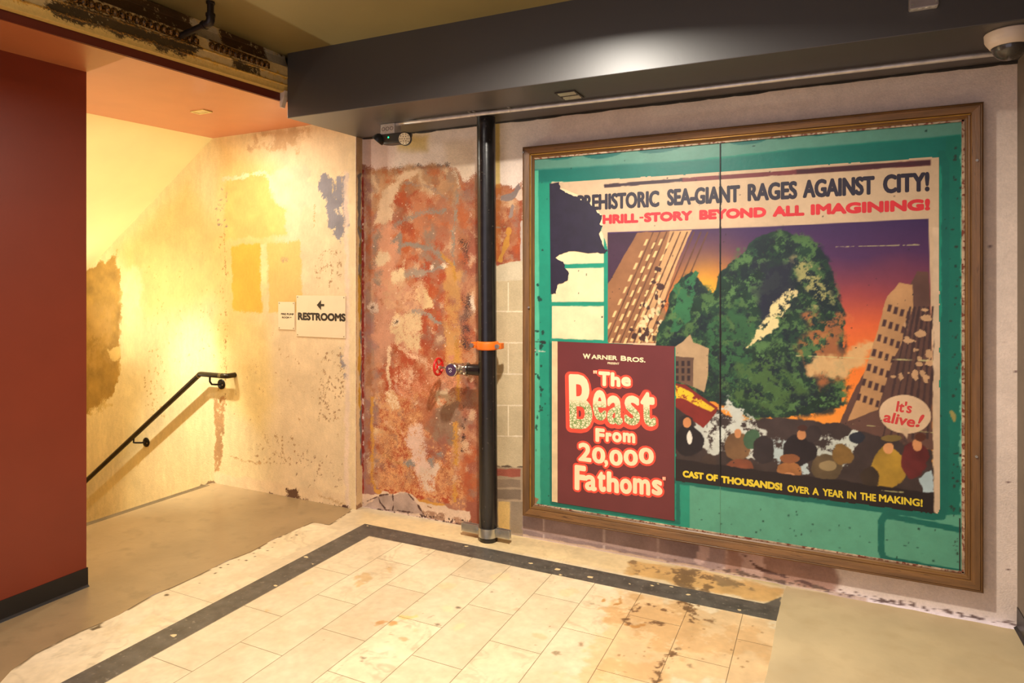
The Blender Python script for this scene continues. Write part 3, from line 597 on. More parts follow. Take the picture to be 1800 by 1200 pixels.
# ---- red wall, its base, red soffit, sloped stair ceiling -----------
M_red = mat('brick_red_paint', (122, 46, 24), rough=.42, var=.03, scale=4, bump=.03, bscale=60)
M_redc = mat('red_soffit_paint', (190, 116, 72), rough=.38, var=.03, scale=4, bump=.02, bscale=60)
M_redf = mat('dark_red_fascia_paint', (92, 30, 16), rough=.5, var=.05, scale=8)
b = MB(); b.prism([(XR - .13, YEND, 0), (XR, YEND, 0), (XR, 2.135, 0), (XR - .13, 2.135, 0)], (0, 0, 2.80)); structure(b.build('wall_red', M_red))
M_base = mat('black_rubber_base', (26, 23, 22), rough=.38, var=.1)
b = MB(); pr = [(0, 0.1), (.004, .1), (.005, .012), (.016, .003), (.017, .0016), (0, .0016)]
for (xa, ya, xb, yb, nx, ny) in [(XR, YEND, XR, 2.135, 1, 0)]:
    b.prism([(xa + nx * o, ya, z) for o, z in pr], (0, yb - ya + .006, 0))
b.box((XR - .13, 2.135, .0016), (XR + .004, 2.141, .1))
structure(b.build('baseboard_left', M_base))
b = MB(); v = []
for x, y in [(XE, YEND), (-3.09, YEND), (-3.09, YS + .02), (XE, YS + .02)]: v.append((x, y, zsof(y)))
v2 = [(x, y, z + .10) for x, y, z in v]
b.add(v + v2, [(0, 1, 2, 3), (7, 6, 5, 4), (0, 4, 5, 1), (1, 5, 6, 2), (2, 6, 7, 3), (3, 7, 4, 0)])
v = [(x, y, zsof(y)) for x, y in [(-3.0901, 3.10), (-2.985, 3.10), (-2.985, YS + .02), (-3.0901, YS + .02)]]; b.add(v + [(x, y, z + .1) for x, y, z in v], [(0, 1, 2, 3), (7, 6, 5, 4), (0, 4, 5, 1), (1, 5, 6, 2), (2, 6, 7, 3), (3, 7, 4, 0)])
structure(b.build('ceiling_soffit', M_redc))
M_slope = mat('yellow_stair_ceiling', (246, 232, 170), rough=.7, var=.03, scale=3)
b = MB(); x0, x1 = XE + .10, -6.9; z0 = 2.757; sl = .617
ya, yb = 1.9, YS + .02
za = lambda x: z0 + (x - (-4.31)) * sl
b.add([(XE, ya, zsof(ya) + .002), (XE, yb, zsof(yb) + .002), (x1, yb, za(x1)), (x1, ya, za(x1)), (XE, ya, 3.0), (XE, yb, 3.0), (x1, yb, za(x1) + .3), (x1, ya, za(x1) + .3)],
      [(0, 1, 2, 3), (7, 6, 5, 4), (0, 4, 5, 1), (1, 5, 6, 2), (2, 6, 7, 3), (3, 7, 4, 0)])
structure(b.build('ceiling_stair', M_slope))
b = MB(); b.box((-6.95, 1.9, -2.4), (-6.85, YS, 1.6)); b.box((-6.9, 1.95, -2.4), (XR - .131, 2.0, 2.65)); structure(b.build('wall_stair', mat('stairwell_paint', (226, 200, 140), rough=.8, var=.05)))

# ---- ceiling, beam, right wall --------------------------------------
M_ceil = mat('olive_ceiling_paint', (128, 112, 68), rough=.45, var=.06, scale=2.2)
b = MB(); b.box((-7.0, YEND, ZC), (XRW + .1, 3.9, ZC + .12)); b.box((-7.0, 3.70, 2.72), (-2.99, 3.80, ZC)); structure(b.build('ceiling', M_ceil))  # low back box is unseen, added to stop world light leaking in
M_beam = mat('charcoal_beam_paint', (50, 45, 42), rough=.50, var=.05, scale=3, bump=.03, bscale=40, spec=.9, coat=.6)
M_beam.node_tree.nodes['Principled BSDF'].inputs['Coat Roughness'].default_value = .42
b = MB(); zt = ZC + .02
fp_ = [(-3.034, 3.078), (XRW + .02, 3.172), (XRW + .02, YW + .02), (-2.990, YW + .02), (-2.990, 3.64)]
b.prism([(x, y, ZB) for x, y in fp_], (0, 0, zt - ZB)); bevel(structure(b.build('ceiling_beam', M_beam)), .004)
b = MB(); rs = random.Random(3)
for k in range(26):
    x = XC + .1 + k * .148; b.ellipsoid((x, YW - .002, ZB - .002), ((1, 0, 0), (0, 1, 0), (0, 0, 1)), (.09 + .04 * rs.random(), .010, .004 + .008 * rs.random()), 12, 6)
structure(b.build('trim_2', mat('ragged_paint_edge', (40, 34, 30), rough=.8)))
M_right = mat('taupe_wall_paint', (120, 106, 90), rough=.6, var=.05)
b = MB(); b.box((XRW, YEND, 0), (XRW + .1, YW + .05, ZC)); structure(b.build('wall_right', M_right))
b = MB(); b.prism([(XRW - o, YEND, z) for o, z in pr], (0, YW - .012 - YEND, 0)); structure(b.build('baseboard_right', M_base))

# ---- plaster cornice with its uncovered egg-and-dart band ------------
prof = [(-3.085, 3.06), (-3.085, 3.02), (-3.062, 2.962), (-3.058, 2.953), (-3.034, 2.951), (-3.034, 2.892), (-3.029, 2.889), (-3.029, 2.884), (-3.037, 2.881), (-3.039, 2.842), (-3.034, 2.839), (-3.034, 2.834), (-3.042, 2.831), (-3.046, 2.812), (-3.046, 2.795), (-3.075, 2.790)]
s_ = [0]
for a_, b_ in zip(prof, prof[1:]): s_.append(s_[-1] + math.hypot(a_[0] - b_[0], a_[1] - b_[1]))
vs = np.unique(np.concatenate([np.array(s_), np.arange(0, s_[-1], .004)])); us = np.arange(.4, 3.115, .005)
pa = np.array(prof); sx = lambda V: np.interp(V, s_, pa[:, 0]); sz = lambda V: np.interp(V, s_, pa[:, 1])
shear = lambda y: .036 * (y - 3.1)
w = Canvas(us, vs, (206, 178, 122), lambda U, V: (sx(V), U, sz(V) + shear(U)), None, seed=901)
w.mottle(.08, 10, seed=5, st=(.4, 1)); w.col[(w.V > s_[12])] = np.array([214, 178, 100]) / 255
for k in (6, 10): w.col[(w.V > s_[k - 1]) & (w.V < s_[k + 2])] = np.array([206, 160, 66]) / 255
K = dict(uv=True, soft=.004, rough=.012, freq=18, var=.2)
DK = (70, 54, 26)
w.poly([(1.70, s_[5] - .0), (2.42, s_[5]), (2.46, s_[8]), (2.40, s_[10]), (2.36, s_[13]), (2.2, s_[13] - .005), (1.75, s_[12] + .012), (1.66, s_[11])], DK, **K)
w.poly([(.4, s_[5]), (1.6, s_[5]), (1.58, s_[10]), (.4, s_[10])], DK, **K)
w.poly([(.4, -.01), (2.44, -.01), (2.46, s_[2]), (2.44, s_[4] + .004), (.4, s_[4] + .004)], (82, 56, 24), **K)
w.poly([(2.62, -.01), (2.93, -.01), (2.94, s_[3]), (2.62, s_[3])], (84, 56, 24), **K)
w.poly([(2.93, -.01), (3.10, -.01), (3.10, .03), (2.95, .018)], (84, 60, 30), **K)
w.poly([(2.65, s_[7]), (2.85, s_[7]), (2.88, s_[9]), (2.80, s_[10]), (2.66, s_[9])], DK, **K)
w.poly([(2.76, s_[9]), (2.90, s_[9]), (2.92, s_[11]), (2.80, s_[10])], DK, brk=.42, **K)
w.poly([(2.44, .02), (2.62, .02), (2.62, s_[4]), (2.44, s_[4])], (188, 172, 136), **K); w.poly([(2.94, .03), (3.1, .03), (3.1, s_[4]), (2.94, s_[4])], (184, 174, 152), **K)
for k in (6, 10): w.stroke([(.4, s_[k] + .003), (2.44, s_[k] + .003)], .003, (170, 120, 44), uv=True, rough=.001)
w.dots([(1.6, 0), (3.0, 0), (3.0, s_[11]), (1.6, s_[11])], 90, .006, (190, 168, 120), 6, uv=True)
w.warp(.012, 22, .010, None, 95)
M_corn = mat_canvas('old_cornice_plaster', rough=.6, var=.12, scale=40, bump=.3, bscale=90, spec=.4)
corn = structure(w.build('trim_1', M_corn))
b = MB()
for y0, y1 in ((.9, 2.43), (2.50, 2.925)):
    n = int((y1 - y0) / .036)
    for k in range(n):
        y = y0 + (k + .5) * (y1 - y0) / n; z = 2.921 + shear(y)
        b.ellipsoid((-3.034, y, z), ((0, 1, 0), (0, 0, 1), (1, 0, 0)), (.0125, .022, .020), 10, 6, 0, PI / 2)
        b.torus((-3.033, y, z), (1, 0, 0), .0185, .0028, 14, 6); b.obox((-3.030, y + .018, z - .006), ((0, 1, 0), (0, 0, 1), (1, 0, 0)), (.002, .015, .006))
    b.box((-3.04, y0, 2.945 + shear(y0) * 1), (-3.026, y1, 2.950 + shear(y0)))
M_egg = mat('gilded_egg_and_dart', (132, 90, 26), rough=.45, metal=.2, var=.35, scale=40, dark=(40, 28, 12), thr=(.44, .56), bump=.2)
structure(b.build('trim_ornament', M_egg, corn, 40))
b = MB(); b.add([(-3.078, .4, 2.80 + shear(.4)), (-3.078, 3.10, 2.80 + shear(3.10)), (-3.078, 3.10, zsof(3.10) + .002), (-3.078, .4, zsof(.4) + .002), (-3.13, .4, 2.80 + shear(.4)), (-3.13, 3.10, 2.80 + shear(3.10)), (-3.13, 3.10, zsof(3.10) + .002), (-3.13, .4, zsof(.4) + .002)],
      [(0, 1, 2, 3), (4, 7, 6, 5), (0, 3, 7, 4), (1, 5, 6, 2), (0, 4, 5, 1), (3, 2, 6, 7)])
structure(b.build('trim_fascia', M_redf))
b = MB(); b.prism([(-3.085, 3.062, 2.80), (-3.036, 3.062, 2.80), (-3.045, 3.062, 2.76), (-3.068, 3.062, 2.70), (-3.080, 3.062, 2.70)], (0, .03, 0)); structure(b.build('trim_4', mat('torn_plaster_end', (206, 186, 168), rough=.9)))

# ================================================================== THINGS
# ---- lettering -----------------------------------------------------
_gl = {}
def glyphs(s, shear_=0.0):
    if (s, shear_) in _gl: return _gl[(s, shear_)]
    cu = bpy.data.curves.new('t', 'FONT'); cu.body = s; cu.resolution_u = 4; cu.fill_mode = 'FRONT'; cu.shear = shear_
    ob = bpy.data.objects.new('t', cu); C.objects.link(ob)
    dg = bpy.context.evaluated_depsgraph_get(); dg.update(); me = bpy.data.meshes.new_from_object(ob.evaluated_get(dg))
    v = np.array([p.co[:2] for p in me.vertices]); f = [tuple(p.vertices) for p in me.polygons]
    bpy.data.objects.remove(ob); bpy.data.curves.remove(cu); bpy.data.meshes.remove(me)
    _gl[(s, shear_)] = (v, f); return v, f

class Letters:
    """Words fitted to rectangles of an upright wall plane y = Y."""
    def __init__(s, Y): s.Y = Y; s.v = []; s.f = []; s.k = 0
    def word(s, txt, x0, x1, z0, z1, grow=0.0, rot=0.0, shear_=0.0, outer=0.0):
        s.k = (s.k + 1) % 3
        v, f = glyphs(txt, shear_); lo, hi = v.min(0), v.max(0)
        x0 += grow; x1 -= grow; z0 += grow; z1 -= grow
        q = (v - lo) / (hi - lo) * [x1 - x0, z1 - z0]
        if rot:
            c = np.array([x1 - x0, z1 - z0]) / 2; R = np.array([[math.cos(rot), -math.sin(rot)], [math.sin(rot), math.cos(rot)]]); q = (q - c) @ R.T + c
        q = q + [x0, z0]; g = grow + outer
        offs = [(0, 0)] if g == 0 else [(0, 0)] + [(g * math.cos(2 * PI * k / (24 if g > .015 else 12)), g * math.sin(2 * PI * k / (24 if g > .015 else 12))) for k in range(24 if g > .015 else 12)] + ([(g * .5 * math.cos(2 * PI * k / 6), g * .5 * math.sin(2 * PI * k / 6)) for k in range(6)] if g > .006 else []) + ([(g * .75 * math.cos(2 * PI * k / 16), g * .75 * math.sin(2 * PI * k / 16)) for k in range(16)] if g > .015 else [])
        for i_, (ox, oz) in enumerate(offs):
            n = len(s.v); s.v += [(p[0] + ox, s.Y + i_ * 2e-5 + s.k * 4e-6, p[1] + oz) for p in q]; s.f += [tuple(i + n for i in t) for t in f]
        return s
    def px(s, txt, xl, xr, tl, bl, tr=None, br=None, **k):
        tr = tl if tr is None else tr; br = bl if br is None else br
        a, b_, c, d = on(xl, tl, 'y', s.Y), on(xl, bl, 'y', s.Y), on(xr, tr, 'y', s.Y), on(xr, br, 'y', s.Y)
        return s.word(txt, (a[0] + b_[0]) / 2, (c[0] + d[0]) / 2, (b_[2] + d[2]) / 2, (a[2] + c[2]) / 2, **k)
    def build(s, name, mat_, parent):
        me = bpy.data.meshes.new(name); off = wl(parent)
        me.from_pydata([(x - off.x, y - off.y, z - off.z) for x, y, z in s.v], [], s.f); me.update(); return link(name, me, mat_, parent)

# ---- framed poster ---------------------------------------------------
poster = thing('framed_poster', (-.515, YW, .145), 'huge wooden framed film poster with red title block on a teal board', 'poster')
FX0, FX1, FZ0, FZ1, FT = -1.700, .669, .150, 2.446, .062
YF = YW - FT
prof_f = [(0, 0), (0, .046), (.004, .054), (.010, .057), (.014, .054), (.016, .058), (.046, .050), (.050, .044), (.054, .046), (.060, .044), (.063, .034), (.072, .026), (.072, 0)]
M_wh = mat('old_oak_across', (122, 84, 42), rough=.42, var=.22, scale=5, stretch=(.7, 9, 9), bump=.12, bscale=20, dark=(70, 44, 20), thr=(.62, .72))
M_wv = mat('old_oak_upright', (112, 76, 40), rough=.42, var=.22, scale=5, stretch=(9, 9, .7), bump=.12, bscale=20, dark=(70, 44, 20), thr=(.62, .72))
def rail(side):
    b = MB(); v = []
    for end in (0, 1):
        for d, h in prof_f:
            y = YW - h - .002 if h else YW - .002
            if side == 'b': p = (FX0 + d if end == 0 else FX1 - d, y, FZ0 + d)
            if side == 't': p = (FX0 + d if end == 0 else FX1 - d, y, FZ1 - d)
            if side == 'l': p = (FX0 + d, y, FZ0 + d if end == 0 else FZ1 - d)
            if side == 'r': p = (FX1 - d, y, FZ0 + d if end == 0 else FZ1 - d)
            v.append(p)
    n = len(prof_f); f = [(i, (i + 1) % n, (i + 1) % n + n, i + n) for i in range(n)] + [tuple(range(n)), tuple(range(2 * n - 1, n - 1, -1))]
    b.add(v, f); return b.build('frame_rail', M_wh if side in 'bt' else M_wv, poster)
fr = {k: rail(k) for k in 'btlr'}
fr['b']['label'] = 'lower frame rail with a bright worn lip'
M_lip = mat('gilt_lip', (176, 128, 44), rough=.4, metal=.3, var=.15, scale=20); M_inl = mat('worn_inner_lip', (186, 160, 132), rough=.6, var=.3, scale=18, dark=(120, 60, 40), thr=(.5, .6))
b = MB(); d = .052
b.box((FX0 + d, YF + .008, FZ1 - d - .004), (FX1 - d, YF + .016, FZ1 - d)); b.build('gilt_line', M_lip, fr['t'])
b = MB(); b.box((FX0 + d, YF + .008, FZ0 + d), (FX0 + d + .004, YF + .016, FZ1 - d)); b.build('gilt_line', M_lip, fr['l'])
b = MB(); b.box((FX1 - .083, YF + .030, FZ0 + .073), (FX1 - .0715, YW - .012, FZ1 - .073)); b.build('inner_lip', M_inl, fr['r'])
b = MB(); b.box((FX0 + .073, YF + .030, FZ1 - .080), (FX1 - .0735, YW - .012, FZ1 - .0715)); b.build('inner_lip', M_inl, fr['t'])
b = MB(); b.box((FX0 + .0735, YF + .030, FZ0 + .0715), (FX1 - .0735, YW - .012, FZ0 + .079)); b.build('inner_lip', M_inl, fr['b'])
M_ss = mat('steel_screw', (200, 196, 190), rough=.35, metal=.9)
for px, py in [(1717, 282), (1716, 802), (930, 540), (920, 268)]:
    c = on(px, py, 'y', YF + .006); b = MB(); b.cyl((c[0], YF + .008, c[2]), (c[0], YF - .001, c[2]), .006, 12); b.build('screw', M_ss, fr['l' if px < 1000 else 'r'])

YB = YW - .024; X0, X1, Z0, Z1 = FX0 + .070, FX1 - .070, FZ0 + .070, FZ1 - .070
pb = lambda x, y: tuple(on(x, y, 'y', YB)[[0, 2]])
TEAL, TL, TD = (30, 141, 115), (88, 158, 130), (12, 102, 88)
w = Canvas(np.arange(X0, X1 + .004, .005), np.arange(Z0, Z1 + .004, .005), TEAL, lambda U, V: (U, np.full_like(U, YB), V), pb, seed=1201)
w.mottle(.05, 3, seed=9); KW = dict(rough=.002, soft=.002, var=.05)
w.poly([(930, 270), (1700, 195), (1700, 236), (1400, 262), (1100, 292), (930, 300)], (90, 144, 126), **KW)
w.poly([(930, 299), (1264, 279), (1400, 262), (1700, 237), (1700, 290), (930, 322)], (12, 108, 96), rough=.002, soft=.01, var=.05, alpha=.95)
w.poly([(930, 300), (946, 300), (950, 890), (930, 890)], (84, 180, 146), **KW)
w.poly([(1662, 240), (1690, 236), (1690, 930), (1664, 930)], (16, 110, 92), **KW); w.stroke([(1697, 220), (1694, 900)], .014, (110, 176, 150), rough=.006)
for cx, cy, r in [(985, 275, 30), (1060, 272, 34), (1160, 262, 40), (1315, 248, 34), (1377, 238, 28), (1440, 232, 30), (1508, 226, 34), (1578, 219, 30), (1655, 212, 30)]:
    w.ell(cx, cy - 3, r, 9, (16, 104, 96), rot=-.1, **KW)
w.stroke([(935, 272), (1700, 196)], .008, (150, 120, 96), brk=.52, bf=14, rough=.006)
w.poly([(1212, 850), (1655, 905), (1690, 905), (1690, 1008), (1212, 935)], TL, **KW)
w.poly([(1540, 905), (1690, 925), (1690, 1005), (1548, 985)], TL, **KW)
w.stroke([(1187, 845), (1640, 908), (1656, 908), (1660, 890), (1662, 290), (1655, 270)], .016, TD, **KW); w.stroke([(1192, 850), (1192, 918), (970, 884), (968, 600)], .012, TD, **KW)
w.stroke([(1692, 932), (1570, 908), (1555, 906), (1549, 916), (1549, 966), (1553, 980), (1566, 984), (1692, 1006)], .014, TD, **KW)
w.stroke([(968, 322), (969, 600)], .010, (16, 136, 112), **KW)
# the torn corner: cream boxes ruled in teal over dark ground
w.poly([(970, 320), (1068, 318), (1068, 602), (970, 602)], (238, 214, 170), **KW)
for p in [[(990, 468), (1067, 466)], [(970, 534), (1067, 534)], [(970, 598), (1067, 602)], [(1065, 402), (1065, 602)], [(1055, 402), (1066, 402)]]: w.stroke(p, .0135, TEAL, rough=.001, soft=.002, var=.04)
w.dots([(935, 290), (1690, 220), (1690, 1000), (1215, 930), (935, 880)], 150, .0035, (24, 60, 52), 30, var=.05)
w.dots([(1672, 250), (1694, 250), (1694, 1000), (1672, 990)], 50, .005, (40, 60, 50), 31); w.dots([(1215, 870), (1690, 930), (1690, 1000), (1215, 925)], 26, .004, (40, 90, 74), 32)
w.dots([(940, 430), (955, 430), (955, 780), (940, 780)], 24, .009, (30, 70, 60), 33); w.poly([(936, 872), (948, 876), (940, 888), (935, 888)], (150, 110, 80))
w.ell(1675, 732, 4, 10, (150, 140, 80), rot=-.3); w.stroke([(940, 600), (956, 602)], .008, (40, 54, 50), rough=.008); w.stroke([(940, 616), (958, 618)], .006, (170, 190, 170), rough=.006)
M_board = mat_canvas('painted_board', rough=.42, var=.07, scale=22, bump=.08, bscale=50, spec=.45)
board = w.build('backing_board', M_board, poster); board['label'] = 'teal painted backing board'
b = MB(); b.box((X0 - .004, YB + .001, Z0 - .004), (X1 + .004, YW - .003, Z1 + .004)); b.build('board_back', mat('board_core', (120, 92, 60)), board)
xs = on(1266, 300, 'y', YB)[0]
b = MB(); b.box((xs - .0025, YB - .0075, on(1266, 850, 'y', YB)[2]), (xs + .0025, YB + .002, Z1)); b.build('board_seam', mat('dark_seam', (26, 22, 20)), board)
b = MB(); b.box((xs - .0013, YB - .0012, Z0), (xs + .0013, YB + .002, on(1266, 850, 'y', YB)[2])); b.build('board_seam', mat('faint_seam', (90, 140, 110)), board)
b = MB(); c = on(1687, 980, 'y', YB); b.box((c[0] - .0025, YB - .0012, Z0), (c[0] + .0025, YB + .002, Z0 + .26)); b.build('board_seam', mat('dark_crack', (40, 36, 30)), board)

# printed sheet: cream paper, a generic sunset city scene in the picture's colours
YP = YB - .0015
pp = lambda x, y: tuple(on(x, y, 'y', YP)[[0, 2]])
sx0, sz1 = on(968, 322, 'y', YP)[[0, 2]]; sx1 = on(1653, 500, 'y', YP)[0]; sz0 = on(1640, 905, 'y', YP)[2]
w = Canvas(np.arange(sx0, sx1 + .001, .004), np.arange(sz0 - .01, sz1 + .03, .004), (206, 177, 143), lambda U, V: (U, np.full_like(U, YP), V), pp, seed=1501)
w.mottle(.05, 4, seed=12); w.mottle(.03, 30, seed=13)
ART = [(1068, 408), (1350, 398), (1632, 384), (1638, 600), (1640, 880), (1180, 822), (1180, 604), (1068, 600)]
P_ = w.P(ART); ins = sstep(w._segd(w.U, w.V, P_, True), -.002, .002)
a_top = on(1350, 398, 'y', YP)[2]; a_bot = on(1400, 830, 'y', YP)[2]; t = np.clip((a_top - w.V) / (a_top - a_bot), 0, 1)
def ramp(t, st):
    o = np.zeros(t.shape + (3,)); xs_ = [p for p, _ in st]
    for k in range(3): o[..., k] = np.interp(t, xs_, [c[k] for _, c in st])
    return o / 255
gx, gz = pp(1400, 640); gx2, gz2 = pp(1240, 520)
sky = ramp(t + .10 * (fbm(w.U, w.V, 2.5, 4, 77) - .5), [(0, (62, 40, 84)), (.12, (78, 44, 84)), (.26, (150, 64, 66)), (.40, (214, 96, 50)), (.6, (236, 126, 44)), (1, (244, 170, 60))])
g1 = np.exp(-((w.U - gx2) ** 2 / .045 + (w.V - gz2) ** 2 / .05))[..., None]; g2 = np.exp(-((w.U - gx) ** 2 / .08 + (w.V - gz) ** 2 / .03))[..., None]
sky = sky * (1 - .85 * g1) + np.array([250, 186, 40]) / 255 * .85 * g1; sky = sky * (1 - .6 * g2) + np.array([246, 120, 30]) / 255 * .6 * g2
w.col = w.col * (1 - ins[..., None]) + sky * ins[..., None]
A = dict(rough=.003, soft=.002, var=.12)
# leaning towers on the left
w.poly([(1068, 410), (1130, 408), (1068, 500)], (64, 42, 60), **A)
w.poly([(1120, 408), (1210, 405), (1188, 470), (1168, 540), (1180, 575), (1182, 604), (1068, 602), (1068, 500)], (146, 100, 66), **A)
w.poly([(1178, 406), (1216, 404), (1190, 460), (1165, 540), (1140, 600), (1110, 600), (1150, 500)], (196, 152, 104), **A)
w.poly([(1140, 600), (1166, 560), (1194, 556), (1186, 604)], (206, 168, 112), **A)
for i in range(9):
    x_ = 1118 + i * 12; w.stroke([(x_ + 30, 408), (x_ - 52, 602)], .0035, (96, 62, 44), rough=.001)
for i in range(6):
    for j in range(9):
        x_ = 1136 + i * 12.5 - j * 9.2; y_ = 420 + j * 21 + (i % 2) * 6
        if x_ > 1070 and x_ < 1176 - j * 5: w.poly([(x_, y_), (x_ + 4, y_), (x_ - 1, y_ + 11), (x_ - 5, y_ + 11)], (228, 186, 128), rough=.001, soft=.002, var=.05)
w.dots([(1150, 470), (1180, 460), (1160, 600), (1100, 600)], 26, .013, (70, 46, 40), 40); w.dots([(1140, 500), (1185, 540), (1180, 600), (1120, 600)], 24, .014, (226, 196, 148), 41)
# wooded hill, lit from the left
HILL = [(1150, 640), (1160, 590), (1176, 530), (1196, 490), (1216, 478), (1236, 500), (1252, 512), (1272, 478), (1300, 446), (1336, 420), (1372, 409), (1410, 413), (1440, 432), (1462, 466), (1476, 520), (1484, 580), (1490, 650), (1476, 716), (1400, 735), (1320, 732), (1250, 700), (1190, 690)]
w.poly(HILL, (28, 54, 40), soft=.004, rough=.02, freq=9, var=.35)
w.poly(HILL, (74, 108, 62), soft=.02, rough=.03, brk=.53, bf=22, var=.2); w.poly(HILL, (20, 34, 40), soft=.02, rough=.03, brk=.56, bf=12, alpha=.85)
w.poly([(1190, 500), (1222, 480), (1212, 560), (1176, 590)], (48, 104, 66), rough=.02, brk=.42, bf=26); w.poly([(1250, 560), (1300, 520), (1330, 600), (1290, 690), (1240, 650)], (46, 88, 54), soft=.02, rough=.04, brk=.47, bf=26)
w.poly([(1395, 455), (1450, 470), (1470, 530), (1420, 545)], (150, 146, 92), soft=.02, rough=.03, brk=.5, bf=26)
w.poly([(1420, 560), (1482, 560), (1488, 660), (1440, 690), (1410, 620)], (196, 112, 60), soft=.03, rough=.04, alpha=.75, brk=.42, bf=14)
w.poly([(1330, 470), (1400, 450), (1390, 540), (1340, 560)], (30, 30, 50), soft=.03, rough=.03, alpha=.8)
w.poly([(1392, 505), (1400, 520), (1340, 600), (1310, 612), (1360, 545)], (214, 196, 140), soft=.004, rough=.02, brk=.42, bf=24); w.poly([(1300, 640), (1350, 625), (1420, 690), (1360, 720), (1290, 700)], (66, 96, 52), soft=.02, rough=.03, brk=.48, bf=26)
# smoke, small town hall, right-hand towers
w.poly([(1416, 640), (1440, 626), (1480, 624), (1512, 606), (1530, 612), (1500, 650), (1470, 662), (1424, 660)], (214, 176, 120), soft=.02, rough=.03, alpha=.9)
w.poly([(1182, 612), (1200, 600), (1213, 588), (1218, 602), (1246, 612), (1244, 660), (1238, 690), (1200, 672), (1184, 668)], (176, 146, 110), **A)
w.poly([(1182, 625), (1220, 628), (1218, 680), (1184, 668)], (104, 78, 62), **A)
for i in range(3):
    for j in range(3): w.poly([(1188 + i * 10, 634 + j * 13), (1193 + i * 10, 634 + j * 13), (1193 + i * 10, 643 + j * 13), (1188 + i * 10, 643 + j * 13)], (50, 36, 36), rough=.001)
w.poly([(1632, 478), (1612, 476), (1590, 520), (1550, 600), (1500, 690), (1468, 760), (1640, 790), (1638, 600)], (96, 66, 56), **A)
w.poly([(1560, 520), (1580, 496), (1604, 500), (1606, 540), (1590, 590), (1566, 640), (1544, 720), (1490, 740), (1510, 690), (1530, 620)], (186, 140, 94), **A)
for i in range(4):
    for j in range(7):
        x_ = 1562 + i * 11 - j * 9; y_ = 535 + j * 26 + i * 4; w.poly([(x_, y_), (x_ + 6, y_ + 1), (x_ + 3, y_ + 13), (x_ - 3, y_ + 12)], (70, 46, 44), rough=.001)
for i in range(7): w.stroke([(1600 + i * 8, 540), (1552 + i * 13, 770)], .005, (66, 46, 44), rough=.002)
w.dots([(1590, 560), (1636, 540), (1638, 690), (1560, 700)], 22, .013, (190, 150, 110), 43)
# foreground: surf, dark crowd of plain rounded shapes, red street car
w.poly([(1182, 690), (1240, 712), (1300, 740), (1380, 735), (1470, 745), (1640, 790), (1640, 875), (1182, 815)], (58, 46, 44), soft=.004, rough=.012, var=.3)
w.poly([(1225, 740), (1280, 705), (1310, 720), (1350, 760), (1330, 810), (1270, 800), (1230, 785)], (196, 200, 190), soft=.006, rough=.03, brk=.42, bf=14)
w.poly([(1340, 770), (1400, 790), (1420, 830), (1360, 822)], (180, 196, 196), rough=.03, brk=.45, bf=14); w.poly([(1420, 770), (1500, 760), (1500, 810), (1440, 830)], (190, 196, 186), rough=.03, brk=.47, bf=14); w.poly([(1612, 840), (1640, 820), (1640, 872), (1622, 868)], (176, 196, 200), rough=.012)
w.poly([(1184, 672), (1204, 676), (1262, 716), (1258, 726), (1236, 752), (1184, 712)], (128, 40, 32), **A); w.poly([(1184, 676), (1204, 684), (1256, 718), (1250, 724), (1200, 700), (1184, 700)], (222, 180, 40), rough=.004, brk=.42)
for cx, cy, rx, ry, c in [(1206, 752, 14, 22, (40, 30, 32)), (1212, 775, 26, 26, (30, 24, 28)), (1296, 784, 22, 26, (110, 80, 52)), (1322, 770, 14, 16, (60, 90, 66)), (1342, 790, 20, 26, (46, 38, 40)), (1404, 792, 30, 26, (36, 28, 32)), (1388, 826, 20, 12, (150, 98, 56)), (1452, 822, 30, 22, (88, 72, 50)), (1480, 800, 18, 18, (128, 96, 48)), (1505, 768, 14, 12, (36, 40, 50)),
                          (1560, 822, 32, 34, (164, 128, 44)), (1608, 808, 24, 30, (98, 36, 36)), (1300, 822, 24, 16, (120, 66, 44)), (1246, 812, 14, 14, (60, 46, 40)), (1530, 840, 18, 20, (60, 46, 36)), (1430, 760, 14, 14, (50, 40, 40))]:
    w.ell(cx, cy, rx, ry, c, rough=.010, soft=.003, var=.3)
for cx, cy, rx, ry, c in [(1208, 742, 7, 9, (196, 130, 82)), (1297, 762, 7, 9, (200, 136, 88)), (1408, 764, 8, 9, (200, 136, 88)), (1388, 836, 11, 6, (204, 140, 92)), (1562, 788, 9, 10, (214, 150, 96)), (1612, 782, 8, 10, (206, 140, 92)), (1310, 838, 14, 6, (196, 110, 76)), (1248, 826, 6, 7, (200, 130, 84)), (1566, 770, 18, 6, (120, 98, 52)), (1388, 806, 18, 8, (140, 86, 52)), (1410, 752, 9, 6, (70, 40, 32)), (1455, 818, 16, 10, (142, 122, 86)), (1618, 768, 11, 8, (86, 44, 30)), (1212, 768, 4, 12, (220, 214, 200))]:
    w.ell(cx, cy, rx, ry, c, rough=.004, soft=.002, var=.12)
w.poly([(1182, 806), (1640, 866), (1644, 905), (1182, 846)], (34, 25, 27), rough=.006, soft=.003, var=.08)
w.ell(1591, 728, 46, 34, (214, 182, 146), rot=.12, rough=.001, soft=.002, var=.04); w.poly([(1580, 752), (1598, 752), (1594, 770)], (214, 182, 146), rough=.002, soft=.004)
w.poly([(1062, 324), (1200, 313), (1200, 319), (1062, 330)], (60, 42, 50), rough=.002, soft=.001); w.poly([(1200, 313), (1635, 281), (1635, 290), (1200, 320)], (112, 46, 50), rough=.002, soft=.001, alpha=.95)
w.poly([(1400, 298), (1635, 281), (1635, 290), (1400, 306)], (66, 34, 40), rough=.002, soft=.006, alpha=.9)
w.poly([(1640, 400), (1653, 400), (1653, 900), (1642, 900)], (212, 184, 152), rough=.004, soft=.004)
